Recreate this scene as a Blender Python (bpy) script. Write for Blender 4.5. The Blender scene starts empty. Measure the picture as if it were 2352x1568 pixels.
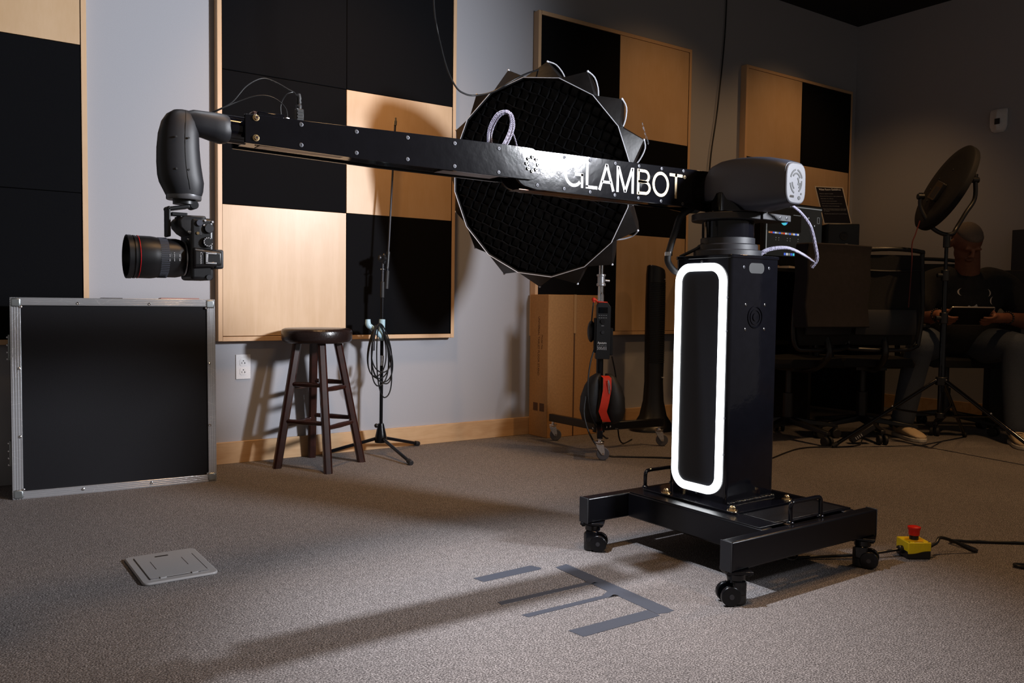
import bpy, bmesh, math, random
from mathutils import Vector, Matrix, Euler
random.seed(7)
PI = math.pi
scene = bpy.context.scene
COL = scene.collection

# ------------------------------------------------------------------ camera
# world: x runs along the panelled wall, y into it (wall plane y = 0.05), z up, metres
CAM_POS = Vector((-1.1251, -3.9254, 0.7802))
YAW, PITCH, ROLL, FPX = 0.6115, -0.0478, 0.0129, 1925.83
fw = Vector((math.sin(YAW)*math.cos(PITCH), math.cos(YAW)*math.cos(PITCH), math.sin(PITCH)))
rt = Vector((math.cos(YAW), -math.sin(YAW), 0)); up = rt.cross(fw)
rt2 = rt*math.cos(ROLL) + up*math.sin(ROLL); up2 = up*math.cos(ROLL) - rt*math.sin(ROLL)
cd = bpy.data.cameras.new('camera'); cam = bpy.data.objects.new('render_camera', cd); COL.objects.link(cam)
cd.sensor_fit = 'HORIZONTAL'; cd.sensor_width = 36.0; cd.lens = FPX/2352*36.0
cd.clip_start = 0.05; cd.clip_end = 60
m = Matrix((rt2, up2, -fw)).transposed().to_4x4(); m.translation = CAM_POS
cam.matrix_world = m
scene.camera = cam
cd.dof.use_dof = False

# ------------------------------------------------------------------ view, world
vs = scene.view_settings
vs.view_transform = 'Standard'; vs.look = 'None'; vs.exposure = 0.0; vs.gamma = 1.0
try: vs.use_curve_mapping = False
except Exception: pass
WORLD = bpy.data.worlds.new('dim_room'); scene.world = WORLD; WORLD.use_nodes = True
WORLD.node_tree.nodes['Background'].inputs[0].default_value = (0.85, 0.75, 0.66, 1)
WORLD.node_tree.nodes['Background'].inputs[1].default_value = 0.15

# ------------------------------------------------------------------ lights
def aim(o, target):
    o.rotation_euler = (Vector(target) - o.location).to_track_quat('-Z', 'Y').to_euler()
def area(name, loc, target, power, size, size_y, col, spread=180):
    l = bpy.data.lights.new(name, 'AREA'); l.energy = power; l.shape = 'RECTANGLE'
    l.size = size; l.size_y = size_y; l.color = col; l.spread = math.radians(spread)
    o = bpy.data.objects.new(name, l); COL.objects.link(o); o.location = loc; aim(o, target); return o
def spot(name, loc, target, power, cone, blend, col, rad):
    l = bpy.data.lights.new(name, 'SPOT'); l.energy = power; l.spot_size = math.radians(cone)
    l.spot_blend = blend; l.color = col; l.shadow_soft_size = rad
    o = bpy.data.objects.new(name, l); COL.objects.link(o); o.location = loc; aim(o, target); return o
# cool studio key to the right of the camera, spread narrowed by its grid
WARM = (1.0, 0.57, 0.25)
LIGHTS = dict(
 # cool ceiling spotlight over the end of the arm
 overhead_studio_lamp=((-0.5, -1.95, 2.93), (0.22, -2.40, 0.0), 540, 42, 1.0, (0.88, 0.92, 1.0), 0.045),
 # warm recessed ceiling downlights
 ceiling_downlight=((3.1, -2.4, 2.95), (2.4, -1.9, 0.0), 120, 84, 0.8, WARM, 0.06),
 ceiling_downlight_b=((4.1, -0.85, 2.95), (4.0, -0.3, 0.9), 24, 104, 0.8, WARM, 0.06),
 ceiling_downlight_c=((2.75, -1.0, 2.95), (2.75, 0.05, 0.85), 26, 92, 1.0, WARM, 0.06),
 ceiling_downlight_d=((0.1, -2.9, 2.95), (0.0, -2.0, 0.0), 120, 95, 1.0, WARM, 0.25),
 ceiling_downlight_e=((0.35, -0.85, 2.95), (0.75, 0.0, 0.8), 110, 80, 1.0, WARM, 0.14),
)
for nm, args in LIGHTS.items():
    spot(nm, *args)
# cool studio key to the right of the camera, its beam narrowed by a grid
spot('studio_key_light', (2.02, -4.30, 1.80), (-0.90, 0.05, 1.32), 960, 75, 1.0, (0.90, 0.93, 1.0), 0.20)

# ------------------------------------------------------------------ materials
def new_mat(name):
    m = bpy.data.materials.new(name); m.use_nodes = True
    nt = m.node_tree; b = nt.nodes['Principled BSDF']; return m, nt, b
def N(nt, t, **kw):
    n = nt.nodes.new(t)
    for k, v in kw.items(): setattr(n, k, v)
    return n
def pm(name, col, rough=0.5, metal=0.0, bump=0.0, scale=200.0, var=0.06, coat=0.0, spec=0.5, emit=None, estr=0.0, sheen=0.0, trans=0.0):
    """procedural principled: noise-varied colour and roughness, optional bump"""
    m, nt, b = new_mat(name)
    tc = N(nt, 'ShaderNodeTexCoord'); no = N(nt, 'ShaderNodeTexNoise')
    no.inputs['Scale'].default_value = scale; no.inputs['Detail'].default_value = 3
    nt.links.new(tc.outputs['Object'], no.inputs['Vector'])
    mx = N(nt, 'ShaderNodeMix', data_type='RGBA', blend_type='MULTIPLY')
    mx.inputs[0].default_value = 1.0
    cr = N(nt, 'ShaderNodeMapRange'); cr.inputs[1].default_value = 0.3; cr.inputs[2].default_value = 0.7
    cr.inputs[3].default_value = 1 - var; cr.inputs[4].default_value = 1 + var
    nt.links.new(no.outputs['Fac'], cr.inputs[0])
    mx.inputs[6].default_value = (*col, 1)
    nt.links.new(cr.outputs[0], mx.inputs[7]); nt.links.new(mx.outputs[2], b.inputs['Base Color'])
    b.inputs['Roughness'].default_value = rough; b.inputs['Metallic'].default_value = metal
    b.inputs['Specular IOR Level'].default_value = spec
    b.inputs['Coat Weight'].default_value = coat; b.inputs['Coat Roughness'].default_value = 0.03
    b.inputs['Sheen Weight'].default_value = sheen
    if emit: b.inputs['Emission Color'].default_value = (*emit, 1); b.inputs['Emission Strength'].default_value = estr
    if bump:
        bp = N(nt, 'ShaderNodeBump'); bp.inputs['Strength'].default_value = bump; bp.inputs['Distance'].default_value = 0.002
        nt.links.new(no.outputs['Fac'], bp.inputs['Height']); nt.links.new(bp.outputs[0], b.inputs['Normal'])
    return m

def wood_mat(name, light, dark, axis='Z', rough=0.45, strip=0.1524, figure=1.0):
    """figured maple veneer: long grain, cathedral arches, strips of slightly different tone"""
    m, nt, b = new_mat(name)
    L = nt.links.new
    tc = N(nt, 'ShaderNodeTexCoord'); sp = N(nt, 'ShaderNodeSeparateXYZ'); L(tc.outputs['Object'], sp.inputs[0])
    a, c = (0, 2) if axis == 'Z' else (2, 0)
    dv = N(nt, 'ShaderNodeMath', operation='DIVIDE'); L(sp.outputs[a], dv.inputs[0]); dv.inputs[1].default_value = strip
    fl = N(nt, 'ShaderNodeMath', operation='FLOOR'); L(dv.outputs[0], fl.inputs[0])
    fr = N(nt, 'ShaderNodeMath', operation='PINGPONG'); L(dv.outputs[0], fr.inputs[0]); fr.inputs[1].default_value = 1.0
    wn = N(nt, 'ShaderNodeTexWhiteNoise', noise_dimensions='1D'); L(fl.outputs[0], wn.inputs['W'])
    cm = N(nt, 'ShaderNodeCombineXYZ')
    sx = N(nt, 'ShaderNodeMath', operation='MULTIPLY'); L(fr.outputs[0], sx.inputs[0]); sx.inputs[1].default_value = strip
    sz = N(nt, 'ShaderNodeMath', operation='MULTIPLY'); L(sp.outputs[c], sz.inputs[0]); sz.inputs[1].default_value = 0.16
    L(sx.outputs[0], cm.inputs[0]); L(sz.outputs[0], cm.inputs[2]); L(sp.outputs[1], cm.inputs[1])
    no = N(nt, 'ShaderNodeTexNoise'); no.inputs['Scale'].default_value = 9.0; no.inputs['Detail'].default_value = 4; no.inputs['Distortion'].default_value = 0.6
    L(cm.outputs[0], no.inputs['Vector'])
    wv = N(nt, 'ShaderNodeMath', operation='MULTIPLY'); L(no.outputs['Fac'], wv.inputs[0]); wv.inputs[1].default_value = 26.0
    sn = N(nt, 'ShaderNodeMath', operation='SINE'); L(wv.outputs[0], sn.inputs[0])
    fine = N(nt, 'ShaderNodeTexNoise'); fine.inputs['Scale'].default_value = 120.0; fine.inputs['Detail'].default_value = 2
    L(cm.outputs[0], fine.inputs['Vector'])
    # soft curly figure across the grain
    cu = N(nt, 'ShaderNodeTexNoise'); cu.inputs['Scale'].default_value = 14.0; cu.inputs['Detail'].default_value = 1
    L(tc.outputs['Object'], cu.inputs['Vector'])
    s1 = N(nt, 'ShaderNodeMath', operation='MULTIPLY_ADD'); L(sn.outputs[0], s1.inputs[0]); s1.inputs[1].default_value = 0.12*figure; s1.inputs[2].default_value = 0.25
    s2 = N(nt, 'ShaderNodeMath', operation='MULTIPLY_ADD'); L(fine.outputs['Fac'], s2.inputs[0]); s2.inputs[1].default_value = 0.30; L(s1.outputs[0], s2.inputs[2])
    s3 = N(nt, 'ShaderNodeMath', operation='MULTIPLY_ADD'); L(wn.outputs['Value'], s3.inputs[0]); s3.inputs[1].default_value = 0.15; L(s2.outputs[0], s3.inputs[2])
    s4 = N(nt, 'ShaderNodeMath', operation='MULTIPLY_ADD'); L(cu.outputs['Fac'], s4.inputs[0]); s4.inputs[1].default_value = 0.35*figure; L(s3.outputs[0], s4.inputs[2])
    s5 = N(nt, 'ShaderNodeMath', operation='SUBTRACT'); L(s4.outputs[0], s5.inputs[0]); s5.inputs[1].default_value = 0.15
    mx = N(nt, 'ShaderNodeMix', data_type='RGBA'); L(s5.outputs[0], mx.inputs[0])
    mx.inputs[6].default_value = (*light, 1); mx.inputs[7].default_value = (*dark, 1)
    L(mx.outputs[2], b.inputs['Base Color']); b.inputs['Roughness'].default_value = rough
    b.inputs['Coat Weight'].default_value = 0.12; b.inputs['Coat Roughness'].default_value = 0.25
    return m

def carpet_mat():
    m, nt, b = new_mat('carpet_loop'); L = nt.links.new
    tc = N(nt, 'ShaderNodeTexCoord')
    mp = N(nt, 'ShaderNodeMapping'); mp.inputs['Scale'].default_value = (1.0, 1.35, 1.0); L(tc.outputs['Object'], mp.inputs[0])
    n1 = N(nt, 'ShaderNodeTexNoise'); n1.inputs['Scale'].default_value = 235.0; n1.inputs['Detail'].default_value = 3; n1.inputs['Roughness'].default_value = 0.7
    n2 = N(nt, 'ShaderNodeTexVoronoi'); n2.inputs['Scale'].default_value = 260.0
    n3 = N(nt, 'ShaderNodeTexNoise'); n3.inputs['Scale'].default_value = 2.2; n3.inputs['Detail'].default_value = 3
    n4 = N(nt, 'ShaderNodeTexNoise'); n4.inputs['Scale'].default_value = 45.0; n4.inputs['Detail'].default_value = 2
    for n in (n1, n2): L(mp.outputs[0], n.inputs['Vector'])
    for n in (n3, n4): L(tc.outputs['Object'], n.inputs['Vector'])
    r = N(nt, 'ShaderNodeValToRGB'); L(n1.outputs['Fac'], r.inputs[0])
    e = r.color_ramp.elements; e[0].position = 0.36; e[0].color = (0.045, 0.038, 0.037, 1); e[1].position = 0.63; e[1].color = (0.40, 0.37, 0.36, 1)
    x = r.color_ramp.elements.new(0.50); x.color = (0.150, 0.136, 0.134, 1)
    mr = N(nt, 'ShaderNodeMapRange'); L(n3.outputs['Fac'], mr.inputs[0]); mr.inputs[1].default_value = 0.3; mr.inputs[2].default_value = 0.7; mr.inputs[3].default_value = 0.93; mr.inputs[4].default_value = 1.07
    mr2 = N(nt, 'ShaderNodeMapRange'); L(n4.outputs['Fac'], mr2.inputs[0]); mr2.inputs[1].default_value = 0.3; mr2.inputs[2].default_value = 0.7; mr2.inputs[3].default_value = 0.86; mr2.inputs[4].default_value = 1.14
    mx = N(nt, 'ShaderNodeMix', data_type='RGBA', blend_type='MULTIPLY'); mx.inputs[0].default_value = 1; L(r.outputs[0], mx.inputs[6]); L(mr.outputs[0], mx.inputs[7])
    mx2 = N(nt, 'ShaderNodeMix', data_type='RGBA', blend_type='MULTIPLY'); mx2.inputs[0].default_value = 1; L(mx.outputs[2], mx2.inputs[6]); L(mr2.outputs[0], mx2.inputs[7])
    L(mx2.outputs[2], b.inputs['Base Color']); b.inputs['Roughness'].default_value = 0.95; b.inputs['Specular IOR Level'].default_value = 0.15
    bp = N(nt, 'ShaderNodeBump'); bp.inputs['Strength'].default_value = 0.5; bp.inputs['Distance'].default_value = 0.003
    L(n2.outputs['Distance'], bp.inputs['Height']); L(bp.outputs[0], b.inputs['Normal'])
    return m

def brushed_mat(name, col, rough, axis='X', scratch=True):
    m, nt, b = new_mat(name); L = nt.links.new
    tc = N(nt, 'ShaderNodeTexCoord'); mp = N(nt, 'ShaderNodeMapping')
    mp.inputs['Scale'].default_value = {'X': (2, 300, 300), 'Z': (300, 300, 2)}[axis]
    L(tc.outputs['Object'], mp.inputs[0])
    n = N(nt, 'ShaderNodeTexNoise'); n.inputs['Scale'].default_value = 1.0; L(mp.outputs[0], n.inputs['Vector'])
    mr = N(nt, 'ShaderNodeMapRange'); L(n.outputs['Fac'], mr.inputs[0]); mr.inputs[3].default_value = rough*0.8; mr.inputs[4].default_value = rough*1.3
    L(mr.outputs[0], b.inputs['Roughness'])
    b.inputs['Base Color'].default_value = (*col, 1); b.inputs['Metallic'].default_value = 0.72
    if scratch:
        v = N(nt, 'ShaderNodeTexVoronoi', feature='DISTANCE_TO_EDGE'); v.inputs['Scale'].default_value = 9
        mp2 = N(nt, 'ShaderNodeMapping'); mp2.inputs['Rotation'].default_value = (0, 0.6, 0); mp2.inputs['Scale'].default_value = (1, 1, 4)
        L(tc.outputs['Object'], mp2.inputs[0]); L(mp2.outputs[0], v.inputs['Vector'])
        lt = N(nt, 'ShaderNodeMath', operation='LESS_THAN'); L(v.outputs['Distance'], lt.inputs[0]); lt.inputs[1].default_value = 0.006
        mx = N(nt, 'ShaderNodeMix', data_type='RGBA'); L(lt.outputs[0], mx.inputs[0]); mx.inputs[6].default_value = (*col, 1); mx.inputs[7].default_value = (0.9, 0.9, 0.92, 1)
        L(mx.outputs[2], b.inputs['Base Color'])
    return m

M = dict(
 wall=pm('wall_paint', (0.40, 0.40, 0.43), 0.75, bump=0.15, scale=260, var=0.02),
 ceil=pm('black_ceiling', (0.012, 0.012, 0.012), 0.9, scale=20),
 maple=wood_mat('maple_veneer', (0.70, 0.48, 0.29), (0.58, 0.365, 0.185)),
 maple_edge=wood_mat('maple_edge', (0.76, 0.51, 0.30), (0.58, 0.34, 0.17), strip=3.0, figure=0.5),
 maple_base=wood_mat('maple_baseboard', (0.72, 0.49, 0.28), (0.45, 0.24, 0.10), axis='X', strip=0.5),
 fabric=pm('black_acoustic_fabric', (0.0055, 0.0055, 0.0065), 0.95, bump=0.5, scale=900, var=0.3, spec=0.08),
 carpet=carpet_mat(),
 gap=pm('dark_gap', (0.015, 0.008, 0.004), 0.9),
 gloss=pm('black_gloss_paint', (0.003, 0.003, 0.0045), 0.08, bump=0.11, scale=34, var=0.1, spec=0.42),
 powder=pm('black_powder_coat', (0.0035, 0.0035, 0.005), 0.26, bump=0.06, scale=600, var=0.2, spec=0.30),
 satin=pm('charcoal_satin_shell', (0.0115, 0.012, 0.0155), 0.50, bump=0.05, scale=900, var=0.08, spec=0.5),
 satin2=pm('slate_satin_shell', (0.040, 0.044, 0.062), 0.42, bump=0.05, scale=900, var=0.06, spec=0.5),
 black=pm('black_plastic', (0.008, 0.008, 0.009), 0.38, scale=300, var=0.1),
 matte=pm('matte_black', (0.006, 0.006, 0.007), 0.7, scale=300, var=0.2, spec=0.3),
 rubber=pm('grey_rubber', (0.10, 0.10, 0.115), 0.5, scale=100),
 rubberk=pm('black_rubber', (0.012, 0.012, 0.014), 0.55, scale=100),
 steel=brushed_mat('brushed_steel', (0.62, 0.63, 0.66), 0.28, scratch=False),
 alu=brushed_mat('ribbed_aluminium', (0.66, 0.68, 0.72), 0.24, 'X'),
 aluz=brushed_mat('ribbed_aluminium_upright', (0.62, 0.64, 0.68), 0.30, 'Z'),
 cornerm=pm('galvanised_corner', (0.36, 0.39, 0.40), 0.35, 0.9, scale=60),
 chrome=pm('chrome', (0.75, 0.75, 0.78), 0.12, 1.0),
 screw=pm('dull_screw', (0.06, 0.06, 0.068), 0.45, 0.7),
 hole=pm('socket_black', (0.002, 0.002, 0.002), 0.6),
 gold=pm('zinc_gold', (0.85, 0.62, 0.34), 0.22, 1.0),
 goldfoil=pm('gold_foil_lettering', (0.42, 0.33, 0.20), 0.38, 0.55, scale=40, var=0.15),
 white=pm('white_vinyl', (0.88, 0.88, 0.90), 0.4),
 whitep=pm('white_plastic', (0.78, 0.77, 0.79), 0.35),
 laminate=pm('black_laminate', (0.0050, 0.0050, 0.0075), 0.6, bump=0.15, spec=0.25, scale=700, var=0.2),
 mahog=pm('dark_mahogany', (0.026, 0.0062, 0.004), 0.33, scale=30, var=0.35, coat=0.3),
 leather=pm('dark_brown_leather', (0.014, 0.0075, 0.007), 0.28, bump=0.4, scale=120, var=0.2),
 led=pm('led_diffuser', (0.9, 0.9, 0.9), 0.4, emit=(0.93, 0.97, 1.0), estr=5.5),
 blueplastic=pm('pale_blue_plastic', (0.42, 0.62, 0.72), 0.4),
 cable=pm('black_cable', (0.006, 0.006, 0.007), 0.4, scale=80),
 cardboard=pm('brown_cardboard', (0.42, 0.215, 0.075), 0.8, bump=0.2, scale=90, var=0.08),
 ink=pm('dark_brown_ink', (0.10, 0.045, 0.02), 0.8),
 red=pm('red_webbing', (0.75, 0.035, 0.01), 0.6, bump=0.3, scale=500),
 redplastic=pm('red_plastic', (0.72, 0.015, 0.008), 0.28),
 yellow=pm('yellow_plastic', (0.85, 0.66, 0.01), 0.35),
 tape=pm('grey_gaffer_tape', (0.050, 0.056, 0.075), 0.60, bump=0.3, scale=700, var=0.1),
 cover=pm('grey_floor_cover', (0.30, 0.29, 0.29), 0.40, bump=0.1, scale=500, var=0.04),
 grey=pm('grey_print', (0.45, 0.45, 0.47), 0.5),
 honey=pm('black_grid_nylon', (0.0030, 0.0030, 0.0035), 0.85, scale=80, var=0.2, spec=0.10),
 bronze=pm('black_satin_fabric', (0.008, 0.0065, 0.006), 0.42, bump=0.9, scale=14, var=0.3, spec=0.4),
 piping=pm('pale_piping', (0.62, 0.63, 0.68), 0.5),
 denim=pm('blue_denim', (0.050, 0.062, 0.085), 0.85, bump=0.5, scale=400, var=0.3),
 tee=pm('charcoal_tee', (0.014, 0.013, 0.013), 0.9, bump=0.4, scale=60, var=0.2),
 lens=pm('lens_black', (0.0065, 0.0065, 0.0075), 0.40, bump=0.05, scale=900, var=0.1, spec=0.4),
 skin=pm('brown_skin', (0.20, 0.075, 0.038), 0.5, scale=60, var=0.1),
 hair=pm('short_grey_hair', (0.17, 0.13, 0.10), 0.8, bump=0.8, scale=500, var=0.4),
 shoe=pm('cream_canvas', (0.55, 0.42, 0.27), 0.7, scale=120),
 sole=pm('pale_sole', (0.58, 0.53, 0.45), 0.6),
 navy=pm('dark_navy_print', (0.012, 0.010, 0.016), 0.35),
 paper=pm('cream_paper', (0.72, 0.62, 0.50), 0.6),
 jacket=pm('dark_plum_fabric', (0.006, 0.004, 0.008), 0.85, bump=0.6, scale=30, var=0.3),
 mesh=pm('black_chair_mesh', (0.006, 0.006, 0.007), 0.8, bump=0.6, scale=700, var=0.3),
 desk=pm('black_desk', (0.008, 0.008, 0.008), 0.4),
 pinkish=pm('faded_pink_card', (0.42, 0.25, 0.24), 0.7),
 glass=pm('lens_glass', (0.004, 0.006, 0.008), 0.03, coat=1.0, spec=0.8),
 lensred=pm('red_ring', (0.55, 0.01, 0.015), 0.3),
 screen=pm('screen_glass', (0.01, 0.01, 0.012), 0.12, emit=(0.085, 0.082, 0.075), estr=0.14),
)
def emis(name, col, s):
    return pm(name, (0.02, 0.02, 0.02), 0.4, emit=col, estr=s)
M['gui_grey'] = emis('screen_grey', (0.55, 0.55, 0.55), 0.35)
M['gui_dark'] = emis('screen_dark', (0.02, 0.02, 0.02), 0.12)
M['gui_white'] = emis('screen_white', (0.9, 0.95, 1.0), 0.6)
M['gui_blue'] = emis('screen_blue', (0.10, 0.20, 0.9), 0.7)
M['gui_green'] = emis('screen_green', (0.10, 0.9, 0.35), 0.7)
M['gui_cyan'] = emis('screen_cyan', (0.10, 0.75, 0.95), 0.7)
M['gui_red'] = emis('screen_red', (0.9, 0.10, 0.06), 0.6)
M['gui_orange'] = emis('screen_orange', (0.8, 0.35, 0.12), 0.5)

# braided sleeve: fine light checks on violet black
def braid_mat():
    m, nt, b = new_mat('braided_sleeve'); L = nt.links.new
    tc = N(nt, 'ShaderNodeTexCoord'); ck = N(nt, 'ShaderNodeTexChecker'); ck.inputs['Scale'].default_value = 420
    L(tc.outputs['Object'], ck.inputs['Vector']); ck.inputs[1].default_value = (0.42, 0.40, 0.52, 1); ck.inputs[2].default_value = (0.02, 0.018, 0.03, 1)
    L(ck.outputs[0], b.inputs['Base Color']); b.inputs['Roughness'].default_value = 0.4
    return m
M['braid'] = braid_mat()

# ------------------------------------------------------------------ mesh helpers
WM = {}                                      # world matrix bookkeeping for objects
def V(*a): return Vector(a) if len(a) == 3 else Vector(a[0])

class B:
    def __init__(s): s.bm = bmesh.new()
    def box(s, lo, hi, mat=None):
        lo, hi = V(lo), V(hi); c = (lo+hi)/2; d = hi-lo
        mt = Matrix.Translation(c) @ Matrix.Diagonal((abs(d.x), abs(d.y), abs(d.z), 1))
        if mat is not None: mt = mat @ mt
        bmesh.ops.create_cube(s.bm, size=1, matrix=mt); return s
    def cyl(s, p0, p1, r0, r1=None, seg=24, caps=True):
        p0, p1 = V(p0), V(p1); r1 = r0 if r1 is None else r1
        d = p1-p0; q = d.to_track_quat('Z', 'Y').to_matrix().to_4x4()
        bmesh.ops.create_cone(s.bm, cap_ends=caps, segments=seg, radius1=r0, radius2=r1, depth=d.length,
                              matrix=Matrix.Translation((p0+p1)/2) @ q); return s
    def sph(s, c, r, seg=20, sc=(1, 1, 1), rot=None):
        mt = Matrix.Translation(V(c)) @ (rot.to_4x4() if rot else Matrix()) @ Matrix.Diagonal((sc[0], sc[1], sc[2], 1))
        bmesh.ops.create_uvsphere(s.bm, u_segments=seg, v_segments=max(8, seg//2), radius=r, matrix=mt); return s
    def loft(s, rings, closed=True, cap=True, loop=False):
        """rings: lists of points, joined one to the next"""
        vr = [[s.bm.verts.new(V(p)) for p in r] for r in rings]
        n = len(vr[0]); k = len(vr)
        for i in range(k if loop else k-1):
            a, b = vr[i], vr[(i+1) % k]
            for j in range(n if closed else n-1):
                j2 = (j+1) % n
                try: s.bm.faces.new((a[j], a[j2], b[j2], b[j]))
                except ValueError: pass
        if cap and closed and not loop:
            try: s.bm.faces.new(list(reversed(vr[0]))); s.bm.faces.new(vr[-1])
            except ValueError: pass
        return s
    def tube(s, pts, r, seg=10, smooth=0, cap=True):
        pts = [V(p) for p in pts]
        if smooth: pts = spline(pts, smooth)
        rs = r if isinstance(r, (list, tuple)) else [r]*len(pts)
        if len(rs) != len(pts): rs = [rs[int(i*(len(rs)-1)/(len(pts)-1)+.5)] for i in range(len(pts))]
        rings = []; t0 = (pts[1]-pts[0]).normalized()
        nrm = t0.orthogonal().normalized()
        for i, p in enumerate(pts):
            a = pts[max(i-1, 0)]; b = pts[min(i+1, len(pts)-1)]; t = (b-a).normalized()
            nrm = (nrm - t*nrm.dot(t))
            nrm = nrm.normalized() if nrm.length > 1e-6 else t.orthogonal().normalized()
            bi = t.cross(nrm)
            rings.append([p + (nrm*math.cos(2*PI*j/seg) + bi*math.sin(2*PI*j/seg))*rs[i] for j in range(seg)])
        return s.loft(rings, cap=cap)
    def lathe(s, prof, c, axis='Z', seg=32, rot=None):
        """prof: (radius, height) pairs round an axis through c"""
        c = V(c)
        ax = {'X': Matrix(((0,0,1),(1,0,0),(0,1,0))), 'Y': Matrix(((1,0,0),(0,0,1),(0,-1,0))), 'Z': Matrix.Identity(3)}[axis]
        if rot is not None: ax = rot
        rings = [[c + ax @ Vector((r*math.cos(2*PI*j/seg), r*math.sin(2*PI*j/seg), h)) for j in range(seg)] for r, h in prof]
        return s.loft(rings)
    def prism(s, poly, lo, hi, plane='XZ'):
        """extrude a polygon; plane XZ extrudes along y, XY along z, YZ along x"""
        f = {'XZ': lambda a, b, t: (a, t, b), 'XY': lambda a, b, t: (a, b, t), 'YZ': lambda a, b, t: (t, a, b)}[plane]
        s.loft([[f(a, b, lo) for a, b in poly], [f(a, b, hi) for a, b in poly]]); return s
    def ribbon(s, pts, w, depth, mp, closed=False):
        """flat stroke of width w along 2-D pts; mp maps (a, b, t) to 3-D"""
        n = len(pts); P = [Vector(p) for p in pts]; L, R = [], []
        for i in range(n):
            a = P[i-1] if (i > 0 or closed) else P[i]; b = P[(i+1) % n] if (i < n-1 or closed) else P[i]
            d1 = (P[i]-a).normalized() if (P[i]-a).length > 1e-9 else (b-P[i]).normalized()
            d2 = (b-P[i]).normalized() if (b-P[i]).length > 1e-9 else d1
            n1 = Vector((-d1.y, d1.x)); n2 = Vector((-d2.y, d2.x)); nn = (n1+n2)
            nn = nn.normalized() if nn.length > 1e-6 else n1
            k = 1/max(0.5, nn.dot(n1)); L.append(P[i]+nn*w/2*k); R.append(P[i]-nn*w/2*k)
        rings = [[mp(L[i].x, L[i].y, 0), mp(L[i].x, L[i].y, depth), mp(R[i].x, R[i].y, depth), mp(R[i].x, R[i].y, 0)] for i in range(n)]
        return s.loft(rings, loop=closed)
    def xf(s, mt):
        bmesh.ops.transform(s.bm, matrix=mt, verts=s.bm.verts); return s
    def build(s, name, mat, parent=None, bevel=0.0, seg=2, angle=40, local=False, subsurf=0, solid=0.0):
        bm = s.bm
        bmesh.ops.remove_doubles(bm, verts=bm.verts, dist=1e-6)
        bmesh.ops.recalc_face_normals(bm, faces=bm.faces)
        if parent is not None and not local:
            bmesh.ops.transform(bm, matrix=WM[parent.name].inverted(), verts=bm.verts)
        ca = math.radians(angle)
        for e in bm.edges:
            e.smooth = not (len(e.link_faces) == 2 and e.calc_face_angle(0) > ca)
        for f in bm.faces: f.smooth = True
        me = bpy.data.meshes.new(name); bm.to_mesh(me); bm.free()
        me.materials.append(mat if not isinstance(mat, str) else M[mat])
        o = bpy.data.objects.new(name, me); COL.objects.link(o)
        if parent is not None: o.parent = parent; WM[o.name] = WM[parent.name].copy()
        else: WM[o.name] = Matrix()
        if bevel:
            mo = o.modifiers.new('bevel', 'BEVEL'); mo.width = bevel; mo.segments = seg; mo.limit_method = 'ANGLE'; mo.angle_limit = math.radians(35)
            mo.harden_normals = False
        if solid: mo = o.modifiers.new('solid', 'SOLIDIFY'); mo.thickness = solid
        if subsurf: mo = o.modifiers.new('sub', 'SUBSURF'); mo.levels = subsurf; mo.render_levels = subsurf
        return o

def spline(pts, k):
    out = []; n = len(pts)
    for i in range(n-1):
        p0 = pts[max(i-1, 0)]; p1 = pts[i]; p2 = pts[i+1]; p3 = pts[min(i+2, n-1)]
        for j in range(k):
            t = j/k; t2, t3 = t*t, t*t*t
            out.append(0.5*((2*p1)+(p2-p0)*t+(2*p0-5*p1+4*p2-p3)*t2+(3*p1-p0-3*p2+p3)*t3))
    out.append(pts[-1]); return out
def arc(cx, cy, r, a0, a1, n, ry=None):
    ry = r if ry is None else ry
    return [(cx+r*math.cos(math.radians(a0+(a1-a0)*i/n)), cy+ry*math.sin(math.radians(a0+(a1-a0)*i/n))) for i in range(n+1)]
def rrect(x0, y0, x1, y1, r, n=6):
    return arc(x1-r, y1-r, r, 0, 90, n)+arc(x0+r, y1-r, r, 90, 180, n)+arc(x0+r, y0+r, r, 180, 270, n)+arc(x1-r, y0+r, r, 270, 360, n)

def tag(o, label, cat, group=None):
    o['label'] = label; o['category'] = cat
    if group: o['group'] = group
    return o
def thing(name, label, cat, loc=(0, 0, 0), rotz=0.0, group=None, rot=None):
    o = bpy.data.objects.new(name, None); COL.objects.link(o); o.empty_display_size = 0.1
    mt = Matrix.Translation(V(loc)) @ (rot.to_4x4() if rot is not None else Matrix.Rotation(rotz, 4, 'Z'))
    o.matrix_world = mt; WM[o.name] = mt
    return tag(o, label, cat, group)
def struct(o): o['kind'] = 'structure'; return o
def copy_tree(root, loc, rotz, label, group=None):
    kids = {}
    for ob in list(bpy.data.objects):
        if ob.parent: kids.setdefault(ob.parent.name, []).append(ob)
    def rec(o, par):
        c = o.copy(); COL.objects.link(c)
        if par is not None: c.parent = par
        for ch in kids.get(o.name, []): rec(ch, c)
        return c
    r = rec(root, None)
    r.matrix_world = Matrix.Translation(V(loc)) @ Matrix.Rotation(rotz, 4, 'Z'); WM[r.name] = r.matrix_world.copy()
    r['label'] = label
    if group: r['group'] = group
    return r

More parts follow.
